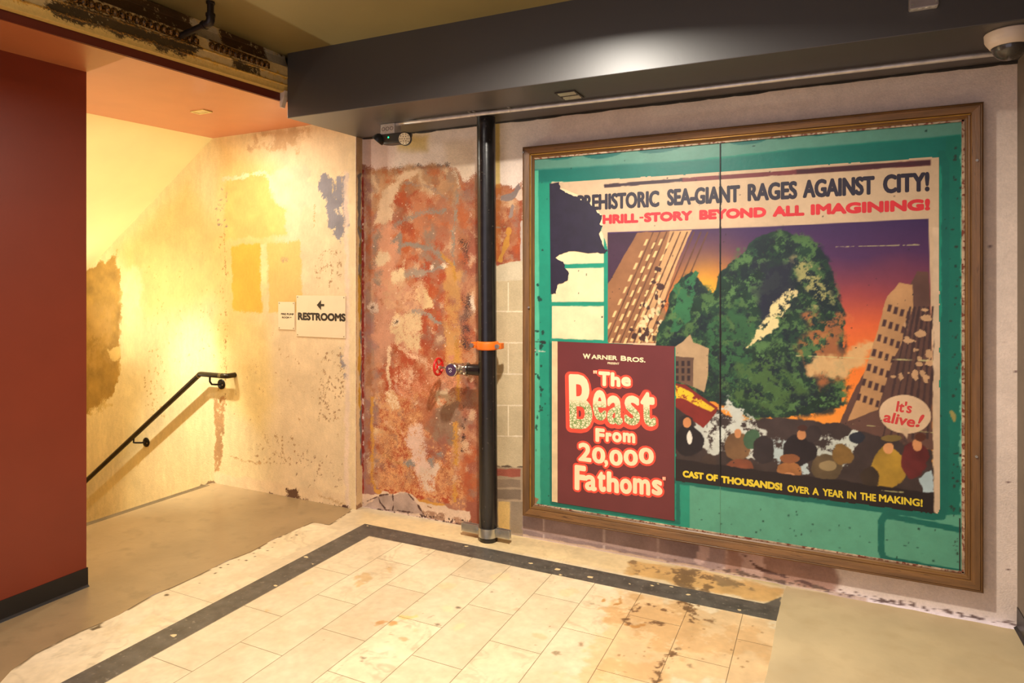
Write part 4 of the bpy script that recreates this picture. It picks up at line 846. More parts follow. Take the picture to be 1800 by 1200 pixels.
for p in [[(1470, 434), (1616, 430)], [(1400, 625), (1640, 634)], [(1500, 745), (1640, 760)], [(1550, 862), (1600, 866)]]: w.stroke(p, .002, (196, 190, 130), rough=.002, brk=.46, alpha=.8)
w.dots([(1070, 300), (1640, 290), (1640, 890), (1190, 820), (1070, 590)], 110, .0025, (44, 36, 38), 50, var=.05); w.stroke([(1266, 300), (1266, 850)], .004, (44, 34, 34), rough=.004, brk=.45, alpha=.8)
keep = w._segd(w.U, w.V, w.P([(968, 321), (1200, 306), (1651, 275), (1654, 890), (1649, 904), (1400, 872), (1187, 845), (1187, 610), (1068, 603), (1068, 440), (1062, 420), (1056, 405), (1062, 385), (1052, 372), (1040, 350), (1010, 340), (990, 332), (968, 330)]), True) + .006 * (fbm(w.U, w.V, 18, 4, 88) - .5)
w.cut = keep > 0
M_paper = mat_canvas('printed_paper', rough=.40, var=.06, scale=30, bump=.06, bscale=40, spec=.45)
sheet = w.build('poster_sheet', M_paper, poster); sheet['label'] = 'printed paper sheet with a sunset city picture'
# dark torn patch
rp = [(966, 322), (983, 320), (984, 332), (992, 336), (1000, 341), (1013, 345), (1022, 352), (1036, 358), (1046, 365), (1050, 374), (1058, 378), (1056, 388), (1054, 394), (1059, 396), (1056, 403), (1053, 412), (1058, 424), (1062, 436), (1068, 441), (1060, 445), (1046, 444), (1034, 445), (1010, 441), (996, 443), (983, 447), (976, 453), (984, 458), (991, 463), (992, 470), (1000, 480), (998, 492), (990, 497), (980, 500), (978, 508), (977, 516), (968, 516)]
rp2 = []; rs = random.Random(8)
for (x0_, y0_), (x1_, y1_) in zip(rp, rp[1:] + rp[:1]):
    rp2.append((x0_, y0_))
    if x0_ > 970 or x1_ > 970:
        for k in (.33, .66): rp2.append((x0_ + (x1_ - x0_) * k + rs.uniform(-1.3, 1.3), y0_ + (y1_ - y0_) * k + rs.uniform(-1.3, 1.3)))
b = MB(); b.prism([on(x, y, 'y', YP - .0016) for x, y in rp2], (0, .0012, 0)); tp = b.build('torn_patch', mat('navy_backing', (38, 31, 52), rough=.5, var=.12, scale=20), poster); tp['label'] = 'ragged navy patch where the sheet is torn'
# title block
YT = YP - .0016
T4 = [on(978, 601, 'y', YT), on(1184, 607, 'y', YT), on(1187, 915, 'y', YT), on(982, 884, 'y', YT)]
tx0, tx1, tz1, tz0 = (T4[0][0] + T4[3][0]) / 2, (T4[1][0] + T4[2][0]) / 2, (T4[0][2] + T4[1][2]) / 2, (T4[2][2] + T4[3][2]) / 2
b = MB(); b.box((tx0, YT, tz0), (tx1, YT + .0012, tz1)); title = b.build('title_block', mat('maroon_paper', (106, 44, 46), rough=.45, var=.05, scale=6), poster); title['label'] = 'maroon title block with cream and red lettering'
b = MB(); b.box((on(970, 700, 'y', YT)[0], YT + .0005, on(975, 882, 'y', YT)[2]), (tx0, YT + .0014, tz1)); b.build('paper_strip', mat('cream_strip', (226, 198, 152), rough=.5), title)

INK = mat('navy_ink', (44, 38, 52), rough=.45, var=.1, scale=30); RIN = mat('red_ink', (212, 48, 54), rough=.45, var=.06); YIN = mat('yellow_ink', (228, 200, 50), rough=.45, var=.06)
CRM = mat('cream_ink', (244, 222, 180), rough=.45, var=.05); ORD = mat('orange_red_ink', (238, 78, 58), rough=.45, var=.05); SBR = mat('bubble_red_ink', (206, 62, 60), rough=.5, var=.05)
YL = YP - .0006
l = Letters(YL); e = lambda x0_, y0_, x1_, y1_, x: y0_ + (y1_ - y0_) * (x - x0_) / (x1_ - x0_)
tt = lambda x: e(1015, 343.5, 1634, 301.5, x); bb = lambda x: e(1049, 369.5, 1634, 336, x)
for s_t, a_, c_ in [('PREHISTORIC', 1015, 1159), ('SEA-GIANT', 1172.5, 1301), ('RAGES', 1314, 1401.5), ('AGAINST', 1411, 1537.5), ('CITY!', 1552, 1634)]:
    l.px(s_t, a_, c_, tt(a_), bb(a_), tt(c_), bb(c_), grow=.0050)
l.build('headline_lettering', INK, sheet)
l = Letters(YL); tt = lambda x: e(1060, 377.5, 1635, 348.5, x); bb = lambda x: e(1060, 394, 1635, 369.5, x)
for s_t, a_, c_ in [('HRILL', 1059, 1122), ('-', 1124, 1131), ('STORY', 1132, 1217), ('BEYOND', 1229, 1347), ('ALL', 1358, 1414), ('IMAGINING!', 1425, 1635)]:
    if s_t == '-': l.px(s_t, a_, c_, 381, 384, 380.6, 383.6); continue
    l.px(s_t, a_, c_, tt(a_), bb(a_), tt(c_), bb(c_), grow=.0054)
l.build('headline_lettering', RIN, sheet)
l = Letters(YL); tt = lambda x: e(1200, 826, 1375, 849.5, x); bb = lambda x: e(1200, 838, 1375, 863, x)
for s_t, a_, c_ in [('CAST', 1200, 1237), ('OF', 1241, 1262), ('THOUSANDS!', 1267.5, 1375)]: l.px(s_t, a_, c_, tt(a_), bb(a_), tt(c_), bb(c_), grow=.003)
tt = lambda x: e(1384, 852, 1621, 876.5, x); bb = lambda x: e(1384, 864.5, 1621, 890, x)
for s_t, a_, c_ in [('OVER', 1384, 1423), ('A', 1428, 1439.5), ('YEAR', 1446, 1483), ('IN', 1489, 1505), ('THE', 1512, 1540), ('MAKING!', 1545, 1622)]: l.px(s_t, a_, c_, tt(a_), bb(a_), tt(c_), bb(c_), grow=.0017)
l.build('footer_lettering', YIN, sheet)
l = Letters(YL); l.px("It's", 1575, 1603, 702, 725, 708, 725, grow=.002, shear_=.1, rot=-.06); l.px('alive', 1553, 1609, 724, 743, 730, 750, grow=.0022, shear_=.1, rot=-.12); l.px('!', 1609, 1625, 728, 751, grow=.002, shear_=.35); l.build('bubble_lettering', SBR, sheet)
YQ = YT - .0022; YO = YT - .0011
big, red = Letters(YQ), Letters(YO); bst = Letters(YQ)
GL = [("'", 1043, 1045.5, 651, 656.5, .0018), ("'", 1046.5, 1049, 651, 656.5, .0018), ('T', 1052, 1072.5, 652.7, 678.5, .006), ('h', 1073.5, 1090.5, 654.5, 679.6, .006), ('e', 1092, 1109, 662, 679, .005),
      ('F', 1046.5, 1063, 752.5, 777, .006), ('r', 1064.5, 1075.5, 760, 776.6, .006), ('o', 1076, 1093, 759, 777.4, .005), ('m', 1094.7, 1116.7, 760.5, 778, .005),
      ('2', 1016.5, 1039.5, 778, 811, .006), ('0', 1040.5, 1064, 785.5, 814.5, .006), (',', 1062, 1069, 808, 821, .004), ('0', 1071, 1094.7, 790, 818.5, .006), ('0', 1096, 1121.5, 790, 818.5, .006), ('0', 1122.7, 1149.5, 786.5, 815.5, .006),
      ('F', 1010, 1030, 817.5, 862, .008), ('a', 1028, 1049, 834.7, 862.5, .006), ('t', 1050, 1065, 828, 864.5, .007), ('h', 1066.5, 1088, 829, 865.5, .007), ('o', 1089.5, 1111, 841, 868, .006), ('m', 1112.6, 1143, 841, 869, .006), ('s', 1145.6, 1164.5, 843, 870.5, .006), ("'", 1164.8, 1166.8, 838, 844, .0015), ("'", 1167.8, 1169.8, 838, 844, .0015)]
GB = [('B', 1000.5, 1041, 658, 754, .010, .02), ('e', 1042, 1066, 685, 739, .008, 0), ('a', 1067, 1094.7, 695, 746, .0075, 0), ('s', 1097.5, 1125, 695, 747.5, .0075, 0), ('t', 1126, 1152.5, 688, 749.5, .009, .03)]
for ch, a_, c_, t_, b_, g in GL:
    big.px(ch, a_, c_, t_, b_, grow=g); red.px(ch, a_, c_, t_, b_, grow=g, outer=.0115 if ch not in "'" else .002)
for ch, a_, c_, t_, b_, g, r_ in GB:
    bst.px(ch, a_, c_, t_, b_, grow=g, rot=r_); red.px(ch, a_ - 1.5, c_ - 1.5, t_ + 1, b_ + 1.5, grow=g, outer=.019, rot=r_)
red.build('title_outline', ORD, title); big.build('title_lettering', CRM, title)
# the large word: scales drawn on the lower half
m, N, L, B = newmat('scaled_cream_ink'); tc = N.new('ShaderNodeTexCoord'); mp = N.new('ShaderNodeMapping'); mp.inputs['Scale'].default_value = (1, 0, 1.0); L.new(tc.outputs['Object'], mp.inputs['Vector'])
vo = N.new('ShaderNodeTexVoronoi'); vo.feature = 'DISTANCE_TO_EDGE'; vo.inputs['Scale'].default_value = 62; L.new(mp.outputs[0], vo.inputs['Vector'])
rm = N.new('ShaderNodeValToRGB'); rm.color_ramp.elements[0].position = .06; rm.color_ramp.elements[0].color = (1, 1, 1, 1); rm.color_ramp.elements[1].position = .14; rm.color_ramp.elements[1].color = (0, 0, 0, 1); L.new(vo.outputs['Distance'], rm.inputs['Fac'])
sp = N.new('ShaderNodeSeparateXYZ'); L.new(tc.outputs['Object'], sp.inputs[0]); zt_ = on(1075, 715, 'y', YT)[2] - poster.location.z
mr = N.new('ShaderNodeMapRange'); mr.inputs['From Min'].default_value = zt_ + .03; mr.inputs['From Max'].default_value = zt_ - .01; L.new(sp.outputs['Z'], mr.inputs['Value'])
mm = N.new('ShaderNodeMath'); mm.operation = 'MULTIPLY'; L.new(rm.outputs['Color'], mm.inputs[0]); L.new(mr.outputs[0], mm.inputs[1])
mx = N.new('ShaderNodeMix'); mx.data_type = 'RGBA'; L.new(mm.outputs[0], mx.inputs['Factor']); mx.inputs[6].default_value = (*lin((244, 222, 180)), 1); mx.inputs[7].default_value = (*lin((120, 150, 84)), 1); L.new(mx.outputs[2], B.inputs['Base Color']); B.inputs['Roughness'].default_value = .45
o = bst.build('title_lettering', m, title); o['label'] = 'large cream word with green scales on its lower half'
l = Letters(YQ)
for s_t, a_, c_, t_, b_, g in [('W', 1024.6, 1038, 621.4, 630.6, .002), ('ARNER', 1039.5, 1085, 624, 632, .0016), ('B', 1091, 1101.4, 625, 634.2, .002), ('ROS.', 1102.5, 1134.6, 627.6, 636.2, .0016), ('PRESENT', 1068, 1088.6, 636.6, 640.4, .0006)]:
    dy = (c_ - a_) * .03; l.px(s_t, a_, c_, t_ - dy / 2, b_ - dy / 2, t_ + dy / 2, b_ + dy / 2, grow=g)
l.build('title_lettering', CRM, title)

# ---- restroom signs ---------------------------------------------------
M_sign = mat('cream_sign_acrylic', (234, 212, 176), rough=.35, var=.02); M_blk = mat('black_lettering', (42, 30, 20), rough=.5, var=.05); M_scr = mat('dull_screw', (150, 130, 100), rough=.4, metal=.7)
def sign(name, label, x0, x1, z0, z1, lines, arrow, hole=.012):
    t_ = thing(name, ((x0 + x1) / 2, YS, z0), label, 'sign')
    b = MB(); b.box((x0, YS - .007, z0), (x1, YS - .001, z1)); bevel(b.build('sign_panel', M_sign, t_), .0012)
    l_ = Letters(YS - .0078)
    for s_t, a_, c_, t1, b1, t2, b2, g in lines: l_.px(s_t, a_, c_, t1, b1, t2, b2, grow=g)
    l_.build('lettering', M_blk, t_)
    b = MB(); ax_, az_, s1 = arrow
    b.prism([(ax_ - 1.0 * s1, YS - .0078, az_), (ax_ + .15 * s1, YS - .0078, az_ + 1.05 * s1), (ax_ + .15 * s1, YS - .0078, az_ + .24 * s1), (ax_ + 1.0 * s1, YS - .0078, az_ + .24 * s1), (ax_ + 1.0 * s1, YS - .0078, az_ - .24 * s1), (ax_ + .15 * s1, YS - .0078, az_ - .24 * s1), (ax_ + .15 * s1, YS - .0078, az_ - 1.05 * s1)], (0, .0006, 0))
    b.build('arrow', M_blk, t_)
    for x in (x0 + hole, x1 - hole):
        for z in (z0 + hole, z1 - hole):
            b = MB(); b.lathe((x, YS - .0068, z), (0, -1, 0), [(0, .0045), (.001, .0045), (.0022, .003)], 12); b.build('screw', M_scr, t_)
a_ = on(564.6, 536, 'y', YS)
sign('restroom_sign', 'larger cream sign reading RESTROOMS with an arrow pointing left', -3.532, -3.074, 1.205, 1.507, [('RESTROOMS', 523.5, 607.5, 549, 562.7, 550.5, 565, .0045)], (a_[0], a_[2], .035))
a_ = on(512.4, 557.6, 'y', YS)
sign('fire_pump_sign', 'small cream sign reading FIRE PUMP ROOM beside the restrooms sign', -3.712, -3.549, 1.251, 1.458, [('FIRE PUMP', 494, 516.3, 550, 553.6, 550.4, 554, .0009), ('ROOM', 495.6, 508.3, 556, 559.3, 556.3, 559.8, .0009)], (a_[0], a_[2], .0065), .011)

# ---- handrail ------------------------------------------------------------
M_rail = mat('dark_bronze_steel', (58, 48, 34), rough=.32, metal=.7, var=.15, scale=10); M_plate = mat('black_bracket_metal', (34, 29, 24), rough=.35, metal=.6)
hr = thing('handrail', (-5.3, YS, -.9), 'dark metal handrail sloping down the yellow plaster stair wall', 'handrail')
RY = 3.598; top = on(352, 657, 'y', RY); end = on(398, 660.5, 'y', RY); low = on(150, 846, 'y', RY); low2 = top + (low - top) * 1.42
path = [low2, top + (low2 - top) / np.linalg.norm(low2 - top) * .03, top + (low2 - top) / np.linalg.norm(low2 - top) * .008 + np.array([0, 0, .002]), top + np.array([.012, 0, 0]), np.array([end[0] - .03, RY, top[2]]), np.array([end[0] - .009, RY + .003, top[2]]), np.array([end[0] - .001, RY + .012, top[2]]), np.array([end[0], RY + .03, top[2]]), np.array([end[0], YS - .002, top[2]])]
b = MB(); b.tube(path, .020, 20); b.build('rail', M_rail, hr, 50)
M_col = mat('bright_rail_collar', (120, 104, 76), rough=.25, metal=.8); b = MB(); ud = (low2 - top) / np.linalg.norm(low2 - top)
for s0, s1 in ((.015, .03),): b.cyl(top + ud * s0, top + ud * s1, .0206, 20)
b.build('rail_collar', M_col, hr, 40); b = MB(); b.cyl((end[0] - .075, RY, top[2]), (end[0] - .045, RY, top[2]), .0208, 20); b.build('rail_collar', M_col, hr, 40)
for px, py, s_at in [(389, 675, None), (257, 777, 1)]:
    pl = on(px, py, 'y', YS - .004); pl[1] = YS
    if s_at is None: rb = np.array([pl[0] - .035, RY, top[2] - .018])
    else:
        t_ = (pl[0] - .05 - top[0]) / (low[0] - top[0]); rb = top + (low - top) * t_ + np.array([0, 0, -.018])
    b = MB(); b.tube([rb, rb + np.array([0, 0, -.035]), np.array([rb[0] * .8 + pl[0] * .2, rb[1] + .012, pl[2] + .006]), np.array([rb[0] * .45 + pl[0] * .55, YS - .035, pl[2]]), np.array([pl[0], YS - .008, pl[2]])], .0075, 12)
    br = b.build('bracket', M_plate, hr, 50)
    b = MB(); b.lathe((pl[0], YS - .001, pl[2]), (0, -1, 0), [(0, .040), (.006, .040), (.010, .036), (.012, .015)], 28); mp_ = b.build('mounting_plate', M_plate, br, 40)
    for dx in (-.022, .022): b = MB(); b.cyl((pl[0] + dx, YS - .010, pl[2] - .004), (pl[0] + dx, YS - .014, pl[2] - .004), .006, 10); b.build('plate_screw', M_scr, br)

# ---- standpipe with valve --------------------------------------------------
M_pipe = mat('black_painted_pipe', (24, 21, 22), rough=.26, var=.2, scale=20, dark=(84, 76, 66), thr=(.68, .74), bump=.05, bscale=40, spec=.6)
M_zinc = mat('zinc_plated_steel', (196, 194, 186), rough=.28, metal=.9, var=.12, scale=14); M_chr = mat('rough_chrome', (206, 196, 180), rough=.24, metal=.95, var=.15, scale=30)
M_org = mat('orange_enamel', (236, 112, 26), rough=.4, var=.05)
PB = np.array([-1.888, 3.602, 0.0]); PT = np.array([-1.905, 3.602, ZB - .001]); pc = lambda z: PB + (PT - PB) * (z / ZB)
sp_ = thing('standpipe', tuple(PB), 'tall black vertical standpipe left of the framed poster', 'pipe')
b = MB(); b.cyl(PB + np.array([0, 0, .002]), PT, .058, 48); pipe = b.build('pipe', M_pipe, sp_, 40)
zc_ = on(848, 608, 'y', 3.545)[2]; c = pc(zc_); b = MB()
b.lathe(c - np.array([0, 0, .027]), (0, 0, 1), [(0, .059), (.003, .068), (.012, .071), (.042, .071), (.051, .068), (.054, .059)], 48)
for s in (-1, 1): b.obox(c + np.array([s * .085, 0, 0]), ((1, 0, 0), (0, 1, 0), (0, 0, 1)), (.020, .022, .018))
cp = bevel(b.build('coupling', M_org, sp_, 40), .003); cp['label'] = 'orange grooved pipe coupling'
for s in (-1, 1):
    b = MB(); q = c + np.array([s * .088, 0, 0]); b.cyl(q + np.array([0, .034, 0]), q - np.array([0, .036, 0]), .009, 12); b.lathe(q - np.array([0, .036, 0]), (0, -1, 0), [(0, .015), (.012, .015)], 6); b.build('bolt', M_zinc, cp)
b = MB(); cz = .058; c = pc(cz)
b.lathe(c - np.array([0, 0, .028]), (0, 0, 1), [(0, .0585), (0, .064), (.056, .064), (.056, .0585)], 48); cl = b.build('riser_clamp', M_zinc, sp_, 40)
for s in (-1, 1):
    for dy in (-.010, .010):
        b = MB(); d_ = np.array([s * .985, -.17 * 0, 0]); b.obox(c + np.array([s * (.122 if s < 0 else .104), dy, 0]), ((1, 0, 0), (0, 1, 0), (0, 0, 1)), (.066 if s < 0 else .048, .005, .027)); bevel(b.build('clamp_ear', M_zinc, cl), .003)
    b = MB(); q = c + np.array([s * .078, 0, 0]); b.cyl(q + np.array([0, .026, 0]), q - np.array([0, .026, 0]), .006, 10); b.lathe(q - np.array([0, .015, 0]), (0, -1, 0), [(0, .013), (.010, .013)], 6); b.build('bolt', M_zinc, cl)
VZ = 1.056; V0 = pc(VZ)
b = MB(); b.lathe(V0 + np.array([-.04, -.012, 0]), (-1, 0, 0), [(0, .036), (.030, .036), (.070, .034), (.094, .030)], 32); b.build('branch_nipple', M_pipe, sp_, 40)
vx = V0[0]; vb = np.array([vx - .130, V0[1] - .012, VZ])
b = MB(); b.lathe(vb, (-1, 0, 0), [(0, .034), (.006, .038), (.016, .038), (.020, .030), (.030, .028), (.040, .037), (.105, .037), (.118, .030), (.126, .022)], 28)
b.lathe(vb + np.array([-.080, 0, 0]), (0, -1, 0), [(0, .034), (.044, .034), (.046, .040), (.060, .040)], 28)
for k in range(6):
    a_ = k * PI / 3; b.obox(vb + np.array([-.010, .036 * math.cos(a_), .036 * math.sin(a_)]), ((1, 0, 0), (0, math.cos(a_), math.sin(a_)), (0, -math.sin(a_), math.cos(a_))), (.009, .005, .016))
vv = b.build('valve_body', M_chr, sp_, 40); vv['label'] = 'chrome hose valve body'
cc = vb + np.array([-.080, -.060, 0])
b = MB(); b.lathe(cc, (0, -1, 0), [(0, .042), (.016, .042), (.020, .038)], 32); cap = b.build('outlet_cap_ring', M_chr, vv, 40)
b = MB(); b.lathe(cc + np.array([0, -.0195, 0]), (0, -1, 0), [(0, .037), (.002, .037)], 32); b.build('outlet_cap', mat('purple_cap', (72, 44, 74), rough=.5, var=.1), vv)
b = MB()
for pth in [[(-.010, .008), (0, .012), (.008, .006), (-.002, -.002), (.006, -.008), (-.004, -.014), (-.010, -.008)], [(-.014, .014), (-.012, .002)]]:
    b.tube([cc + np.array([x, -.0215, z]) for x, z in pth], .0018, 6)
b.build('cap_mark', mat('white_paint_mark', (220, 214, 206), rough=.6), vv)
hw = vb + np.array([-.222, 0, .004])
b = MB(); b.cyl(vb + np.array([-.12, 0, .0]), hw + np.array([-.012, 0, -.004]), .008, 14); b.lathe(hw + np.array([.006, 0, -.004]), (1, 0, 0), [(0, .013), (.012, .013)], 6); b.build('valve_stem', M_chr, vv)
b = MB(); b.torus(hw, (1, 0, 0), .052, .0085, 40, 12, .9); b.cyl(hw + np.array([-.008, 0, 0]), hw + np.array([.008, 0, 0]), .015, 20)
for k in range(4):
    a_ = k * PI / 2 + .5; b.cyl(hw, hw + np.array([0, .050 * math.cos(a_), .050 * math.sin(a_)]), .006, 10)
hwo = b.build('handwheel', mat('red_enamel', (206, 34, 28), rough=.35, var=.06), sp_, 40); hwo['label'] = 'red valve handwheel'

# ---- emergency light, boxes, conduit, dome camera under the beam ---------------
M_gal = mat('galvanised_steel', (222, 216, 212), rough=.32, metal=.45, var=.12, scale=20); M_eb = mat('black_lamp_housing', (30, 27, 26), rough=.4, var=.08)
EY = on(680, 217, 'z', ZB)[1]
e0 = on(669, 217, 'y', EY); e1 = on(693, 234, 'y', EY); jx0, jx1 = e0[0], e1[0]; jz0 = min(e1[2], 2.59)
jb = thing('junction_box', ((jx0 + jx1) / 2, EY + .04, jz0), 'small grey steel junction box above the emergency light', 'junction box')
b = MB(); b.box((jx0, EY, jz0), (jx1, EY + .075, ZB - .0005)); bevel(b.build('box_body', M_gal, jb), .003)
for k in range(3):
    b = MB(); x = jx0 + (jx1 - jx0) * (.2 + .3 * k); b.torus((x, EY - .0003, (jz0 + ZB) / 2), (0, 1, 0), .0115, .0016, 20, 6); b.build('knockout', mat('knockout_rim', (110, 102, 94), rough=.5, metal=.6), jb)
el_c = on(689, 238, 'y', EY + .02)
el = thing('emergency_light', (el_c[0], EY + .04, el_c[2] - .05), 'black two-headed emergency light with a glowing green indicator', 'emergency light')
xl = on(657, 238, 'y', EY)[0]; xr = on(715, 232, 'y', EY)[0]; ztop = jz0 - .0005; zbot = on(690, 252, 'y', EY)[2] + .004
b = MB(); n = 12; P1 = []
hw_, xm = (xr - xl) / 2, (xl + xr) / 2
for t_, (f1, dz) in enumerate([(1.0, 0.0), (1.0, -.018), (.93, -.040), (.78, -.058), (.60, -.070), (.40, -.0745)]):
    ring = []
    for k in range(32):
        a_ = 2 * PI * k / 32; cx_ = math.copysign(abs(math.cos(a_)) ** .5, math.cos(a_)); cy_ = math.copysign(abs(math.sin(a_)) ** .5, math.sin(a_))
        ring.append((xm + hw_ * f1 * cx_, EY + .042 + .048 * (1 - .30 * t_ / 5) * cy_, ztop + dz * (ztop - zbot) / .0745))
    P1.append(ring)
v = [p for r_ in P1 for p in r_]; f = []
for i in range(5):
    for k in range(32): f.append((i * 32 + k, i * 32 + (k + 1) % 32, (i + 1) * 32 + (k + 1) % 32, (i + 1) * 32 + k))
f += [tuple(range(32)), tuple(160 + k for k in range(31, -1, -1))]
b.add(v, f); b.build('housing', M_eb, el, 40)
q = on(682, 241, 'y', EY - .006); M_led = emit('green_indicator_led', (20, 255, 120), 6.0)
b = MB(); b.ellipsoid((q[0], EY + .001, q[2]), ((1, 0, 0), (0, 1, 0), (0, 0, 1)), (.0055, .007, .0055), 14, 8); b.build('indicator', M_led, el, 60)
def head(c, d, r, lensmat):
    b = MB(); d = np.asarray(d, float) / np.linalg.norm(d); c = np.asarray(c, float)
    b.lathe(c - d * .045, d, [(0, r * .45), (.010, r * .75), (.030, r), (.050, r), (.052, r * .93)], 28); h = b.build('lamp_head', M_eb, el, 40)
    b = MB(); b.lathe(c + d * .0045, d, [(0, r * .90), (.003, r * .88)], 28); lz = b.build('lamp_lens', lensmat, h, 40)
    a1, a2, _ = basis(d); b = MB(); k = 0
    for rr, nn in ((0, 1), (.38, 6), (.70, 10)):
        for i in range(nn):
            w_ = 2 * PI * i / nn; b.ellipsoid(c + d * .0075 + r * rr * (a1 * math.cos(w_) + a2 * math.sin(w_)), (a1, a2, d), (.0035, .0035, .002), 8, 4)
    b.build('led_cell', mat('led_cells', (110, 92, 62), rough=.3), h)
M_lens = mat('ivory_led_reflector', (236, 216, 170), rough=.35)
q = on(709, 243, 'y', EY - .02); head((q[0], EY - .004, q[2]), (.30, -.9, -.12), .043, M_lens)
q = on(668, 249, 'y', EY + .02); head((q[0] - .005, EY + .005, q[2] + .004), (-.62, -.18, -.76), .040, M_lens)

c0 = on(696, 217.5, 'y', EY + .03); cpts = [np.array([jx1 - .004, EY + .030, on(696, 218, 'y', EY + .03)[2]])] + [np.array([x, y, z]) for x, y, z in []]
zz = ZB - .0145; pts_ = [cpts[0], cpts[0] + np.array([.04, 0, 0])]
for px, py in [(735, 213), (752, 211), (830, 201.5), (1240, 155), (1700, 100)]:
    q = on(px, py, 'z', zz); pts_.append(q)
pts_ += [np.array([.70, pts_[-1][1] + .004, zz]), np.array([.76, pts_[-1][1] + .006, zz]), np.array([XRW - .001, pts_[-1][1] + .008, zz])]
co = thing('conduit', tuple(pts_[4]), 'long straight galvanised conduit running under the dark beam', 'conduit')
b = MB(); b.tube(pts_, .0115, 16); b.build('tube', M_gal, co, 50)
b = MB(); b.cyl(pts_[0] + np.array([.0, 0, 0]), pts_[0] + np.array([.022, 0, 0]), .016, 12); b.cyl(pts_[0] + np.array([.022, 0, 0]), pts_[0] + np.array([.036, 0, 0]), .0135, 6); b.build('connector', M_gal, co)
for px, py in [(828, 202), (836, 201), (897, 194)]:
    q = on(px, py, 'z', zz); b = MB(); b.torus(q - np.array([0, 0, .001]), (1, .05, 0), .0126, .0018, 20, 6); b.box((q[0] - .007, q[1] + .010, ZB - .004), (q[0] + .007, q[1] + .034, ZB - .0005)); b.box((q[0] - .007, q[1] - .034, ZB - .004), (q[0] + .007, q[1] - .010, ZB - .0005)); b.build('strap', M_zinc, co)
    
dc = on(1772, 62, 'y', 3.30); dcx, dcy = dc[0] + .004, 3.30
camd = thing('dome_camera', (dcx, dcy, ZB), 'white dome security camera with dark bubble under the beam', 'security camera')
M_wht = mat('ivory_camera_plastic', (222, 202, 182), rough=.4, var=.03)
b = MB(); b.lathe((dcx, dcy, ZB - .001), (0, 0, -1), [(0, .083), (.004, .086), (.030, .084), (.034, .0815), (.036, .0815), (.060, .066), (.062, .062)], 48); b.build('camera_base', M_wht, camd, 40)
m, N, L, B = newmat('smoked_dome'); B.inputs['Base Color'].default_value = (.035, .028, .022, 1); B.inputs['Roughness'].default_value = .06; B.inputs['Coat Weight'].default_value = 1.0
nz = N.new('ShaderNodeTexNoise'); nz.inputs['Scale'].default_value = 8; L.new(nz.outputs['Fac'], B.inputs['Coat Roughness']); B.inputs['Coat Roughness'].default_value = .05
b = MB(); b.ellipsoid((dcx, dcy, ZB - .060), ((1, 0, 0), (0, 1, 0), (0, 0, 1)), (.060, .060, .056), 40, 14, -PI / 2, 0); b.build('camera_bubble', m, camd, 60)
b = MB(); b.torus((dcx, dcy, ZB - .0615), (0, 0, 1), .0605, .0022, 40, 8); b.build('bubble_ring', mat('dark_ring', (70, 60, 54), rough=.4), camd, 60)

q0, q1 = on(1597, 20, 'y', 3.15), on(1649, 14, 'y', 3.15)
jb2 = thing('wall_box', ((q0[0] + q1[0]) / 2, 3.155, q0[2]), 'grey painted steel box on the beam face at the top right', 'junction box')
b = MB(); b.box((q0[0], 3.128, q0[2]), (q1[0], 3.162, q0[2] + .115)); bx = bevel(b.build('box_body', mat('grey_painted_steel', (150, 140, 136), rough=.5, metal=.3, var=.06), jb2), .004)
for x in (q0[0] + .012, q1[0] - .010): b = MB(); b.cyl((x, 3.129, q0[2] + .016), (x, 3.125, q0[2] + .016), .0045, 10); b.build('screw', M_zinc, jb2)
b = MB(); b.box((q0[0] + .004, 3.126, q0[2] - .001), (q1[0] - .004, 3.160, q0[2] + .002))
for k in range(4): b.lathe((q0[0] + .016 + k * .024, 3.142, q0[2] - .0008), (0, 0, -1), [(0, .009), (.0015, .008)], 14)
b.build('knockout', M_gal, jb2)

# ---- small fittings: louvred vent in the beam, square lamp in the soffit, sprinkler pipe at the cornice ----
g = [on(974, 163, 'z', ZB), on(1008, 157.5, 'z', ZB), on(1028, 170, 'z', ZB), on(994, 175.5, 'z', ZB)]
gx0, gx1, gy0, gy1 = (g[0][0] + g[3][0]) / 2, (g[1][0] + g[2][0]) / 2, 3.289, 3.438
vt = thing('vent_grille', ((gx0 + gx1) / 2, (gy0 + gy1) / 2, ZB), 'small square two-slot grille in the underside of the beam', 'vent')
b = MB(); fw = .010
b.box((gx0, gy0, ZB - .006), (gx1, gy0 + fw, ZB - .0004)); b.box((gx0, gy1 - fw, ZB - .006), (gx1, gy1, ZB - .0004)); b.box((gx0, gy0 + fw, ZB - .006), (gx0 + .008, gy1 - fw, ZB - .0004)); b.box((gx1 - .008, gy0 + fw, ZB - .006), (gx1, gy1 - fw, ZB - .0004)); b.box((gx0, (gy0 + gy1) / 2 - .008, ZB - .005), (gx1, (gy0 + gy1) / 2 + .008, ZB - .0004))
b.build('grille_frame', mat('dark_grille', (58, 50, 44), rough=.4), vt)
M_sl = mat('grey_metal_slat', (196, 178, 160), rough=.3, metal=.5, var=.1, scale=30)
for y in (gy0 + .022, gy0 + .045, gy1 - .045, gy1 - .022):
    b = MB(); b.obox(((gx0 + gx1) / 2, y, ZB - .005), ((1, 0, 0), (0, .94, -.34), (0, .34, .94)), ((gx1 - gx0) / 2 - .010, .009, .001)); b.build('slat', M_sl, vt)
zs_ = zsof(3.02); lx0, lx1, ly0, ly1 = -3.79, -3.667, 2.978, 3.052
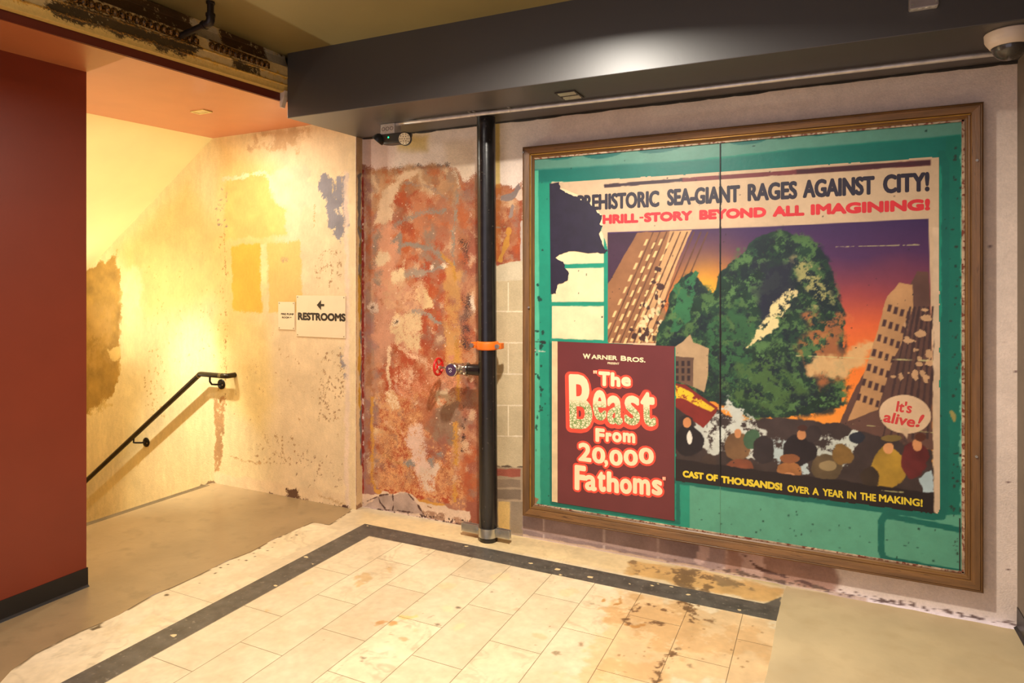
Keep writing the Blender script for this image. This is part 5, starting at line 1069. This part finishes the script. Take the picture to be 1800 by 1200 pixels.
lp = thing('recessed_light', ((lx0 + lx1) / 2, 3.015, zs_), 'small square recessed light in the red soffit over the landing', 'ceiling light')
b = MB()
for lo, hi in [((lx0, ly0), (lx1, ly0 + .010)), ((lx0, ly1 - .010), (lx1, ly1)), ((lx0, ly0 + .01), (lx0 + .010, ly1 - .01)), ((lx1 - .010, ly0 + .01), (lx1, ly1 - .01))]: b.box((lo[0], lo[1], zs_ - .007), (hi[0], hi[1], zs_ + .002))
b.build('trim_frame', mat('pale_light_trim', (226, 200, 120), rough=.5), lp)
b = MB(); b.box((lx0 + .01, ly0 + .01, zs_ - .004), (lx1 - .01, ly1 - .01, zs_ - .001)); b.build('diffuser', mat('unlit_diffuser', (206, 176, 110), rough=.5), lp)

M_iron = mat('black_iron_pipe', (46, 38, 32), rough=.38, metal=.5, var=.2, scale=30, bump=.1)
a0 = on(370, 3, 'z', ZC); zz = None
vt_p = np.array([a0[0], a0[1]]); 
# height of the elbow under the ceiling plate
dd = on(368, 40, 'y', a0[1]); ez = dd[2]
dp = thing('ceiling_pipe', (a0[0], a0[1], ez), 'short black iron pipe dropping from the olive ceiling into the cornice', 'pipe')
E0 = np.array([a0[0], a0[1], ez]); tgt = on(316, 64, 'x', -3.035)
dirn = tgt - E0
b = MB(); b.cyl((a0[0], a0[1], ZC - .0005), (a0[0], a0[1], ez + .030), .0165, 20); b.lathe((a0[0], a0[1], ZC - .0005), (0, 0, -1), [(0, .021), (.012, .021), (.014, .017)], 20); b.build('drop', M_iron, dp, 40)
u = dirn / np.linalg.norm(dirn)
b = MB(); b.cyl(E0 + u * .03, tgt + u * .004, .0165, 20); b.build('branch', M_iron, dp, 40)
b = MB(); b.tube([E0 + np.array([0, 0, .036]), E0 + np.array([0, 0, .012]), E0 + u * .006 + np.array([0, 0, .002]), E0 + u * .016, E0 + u * .042], .0205, 20)
b.cyl(E0 + np.array([0, 0, .030]), E0 + np.array([0, 0, .044]), .0235, 20); b.cyl(E0 + u * .036, E0 + u * .050, .0235, 20); b.build('elbow', M_iron, dp, 40)
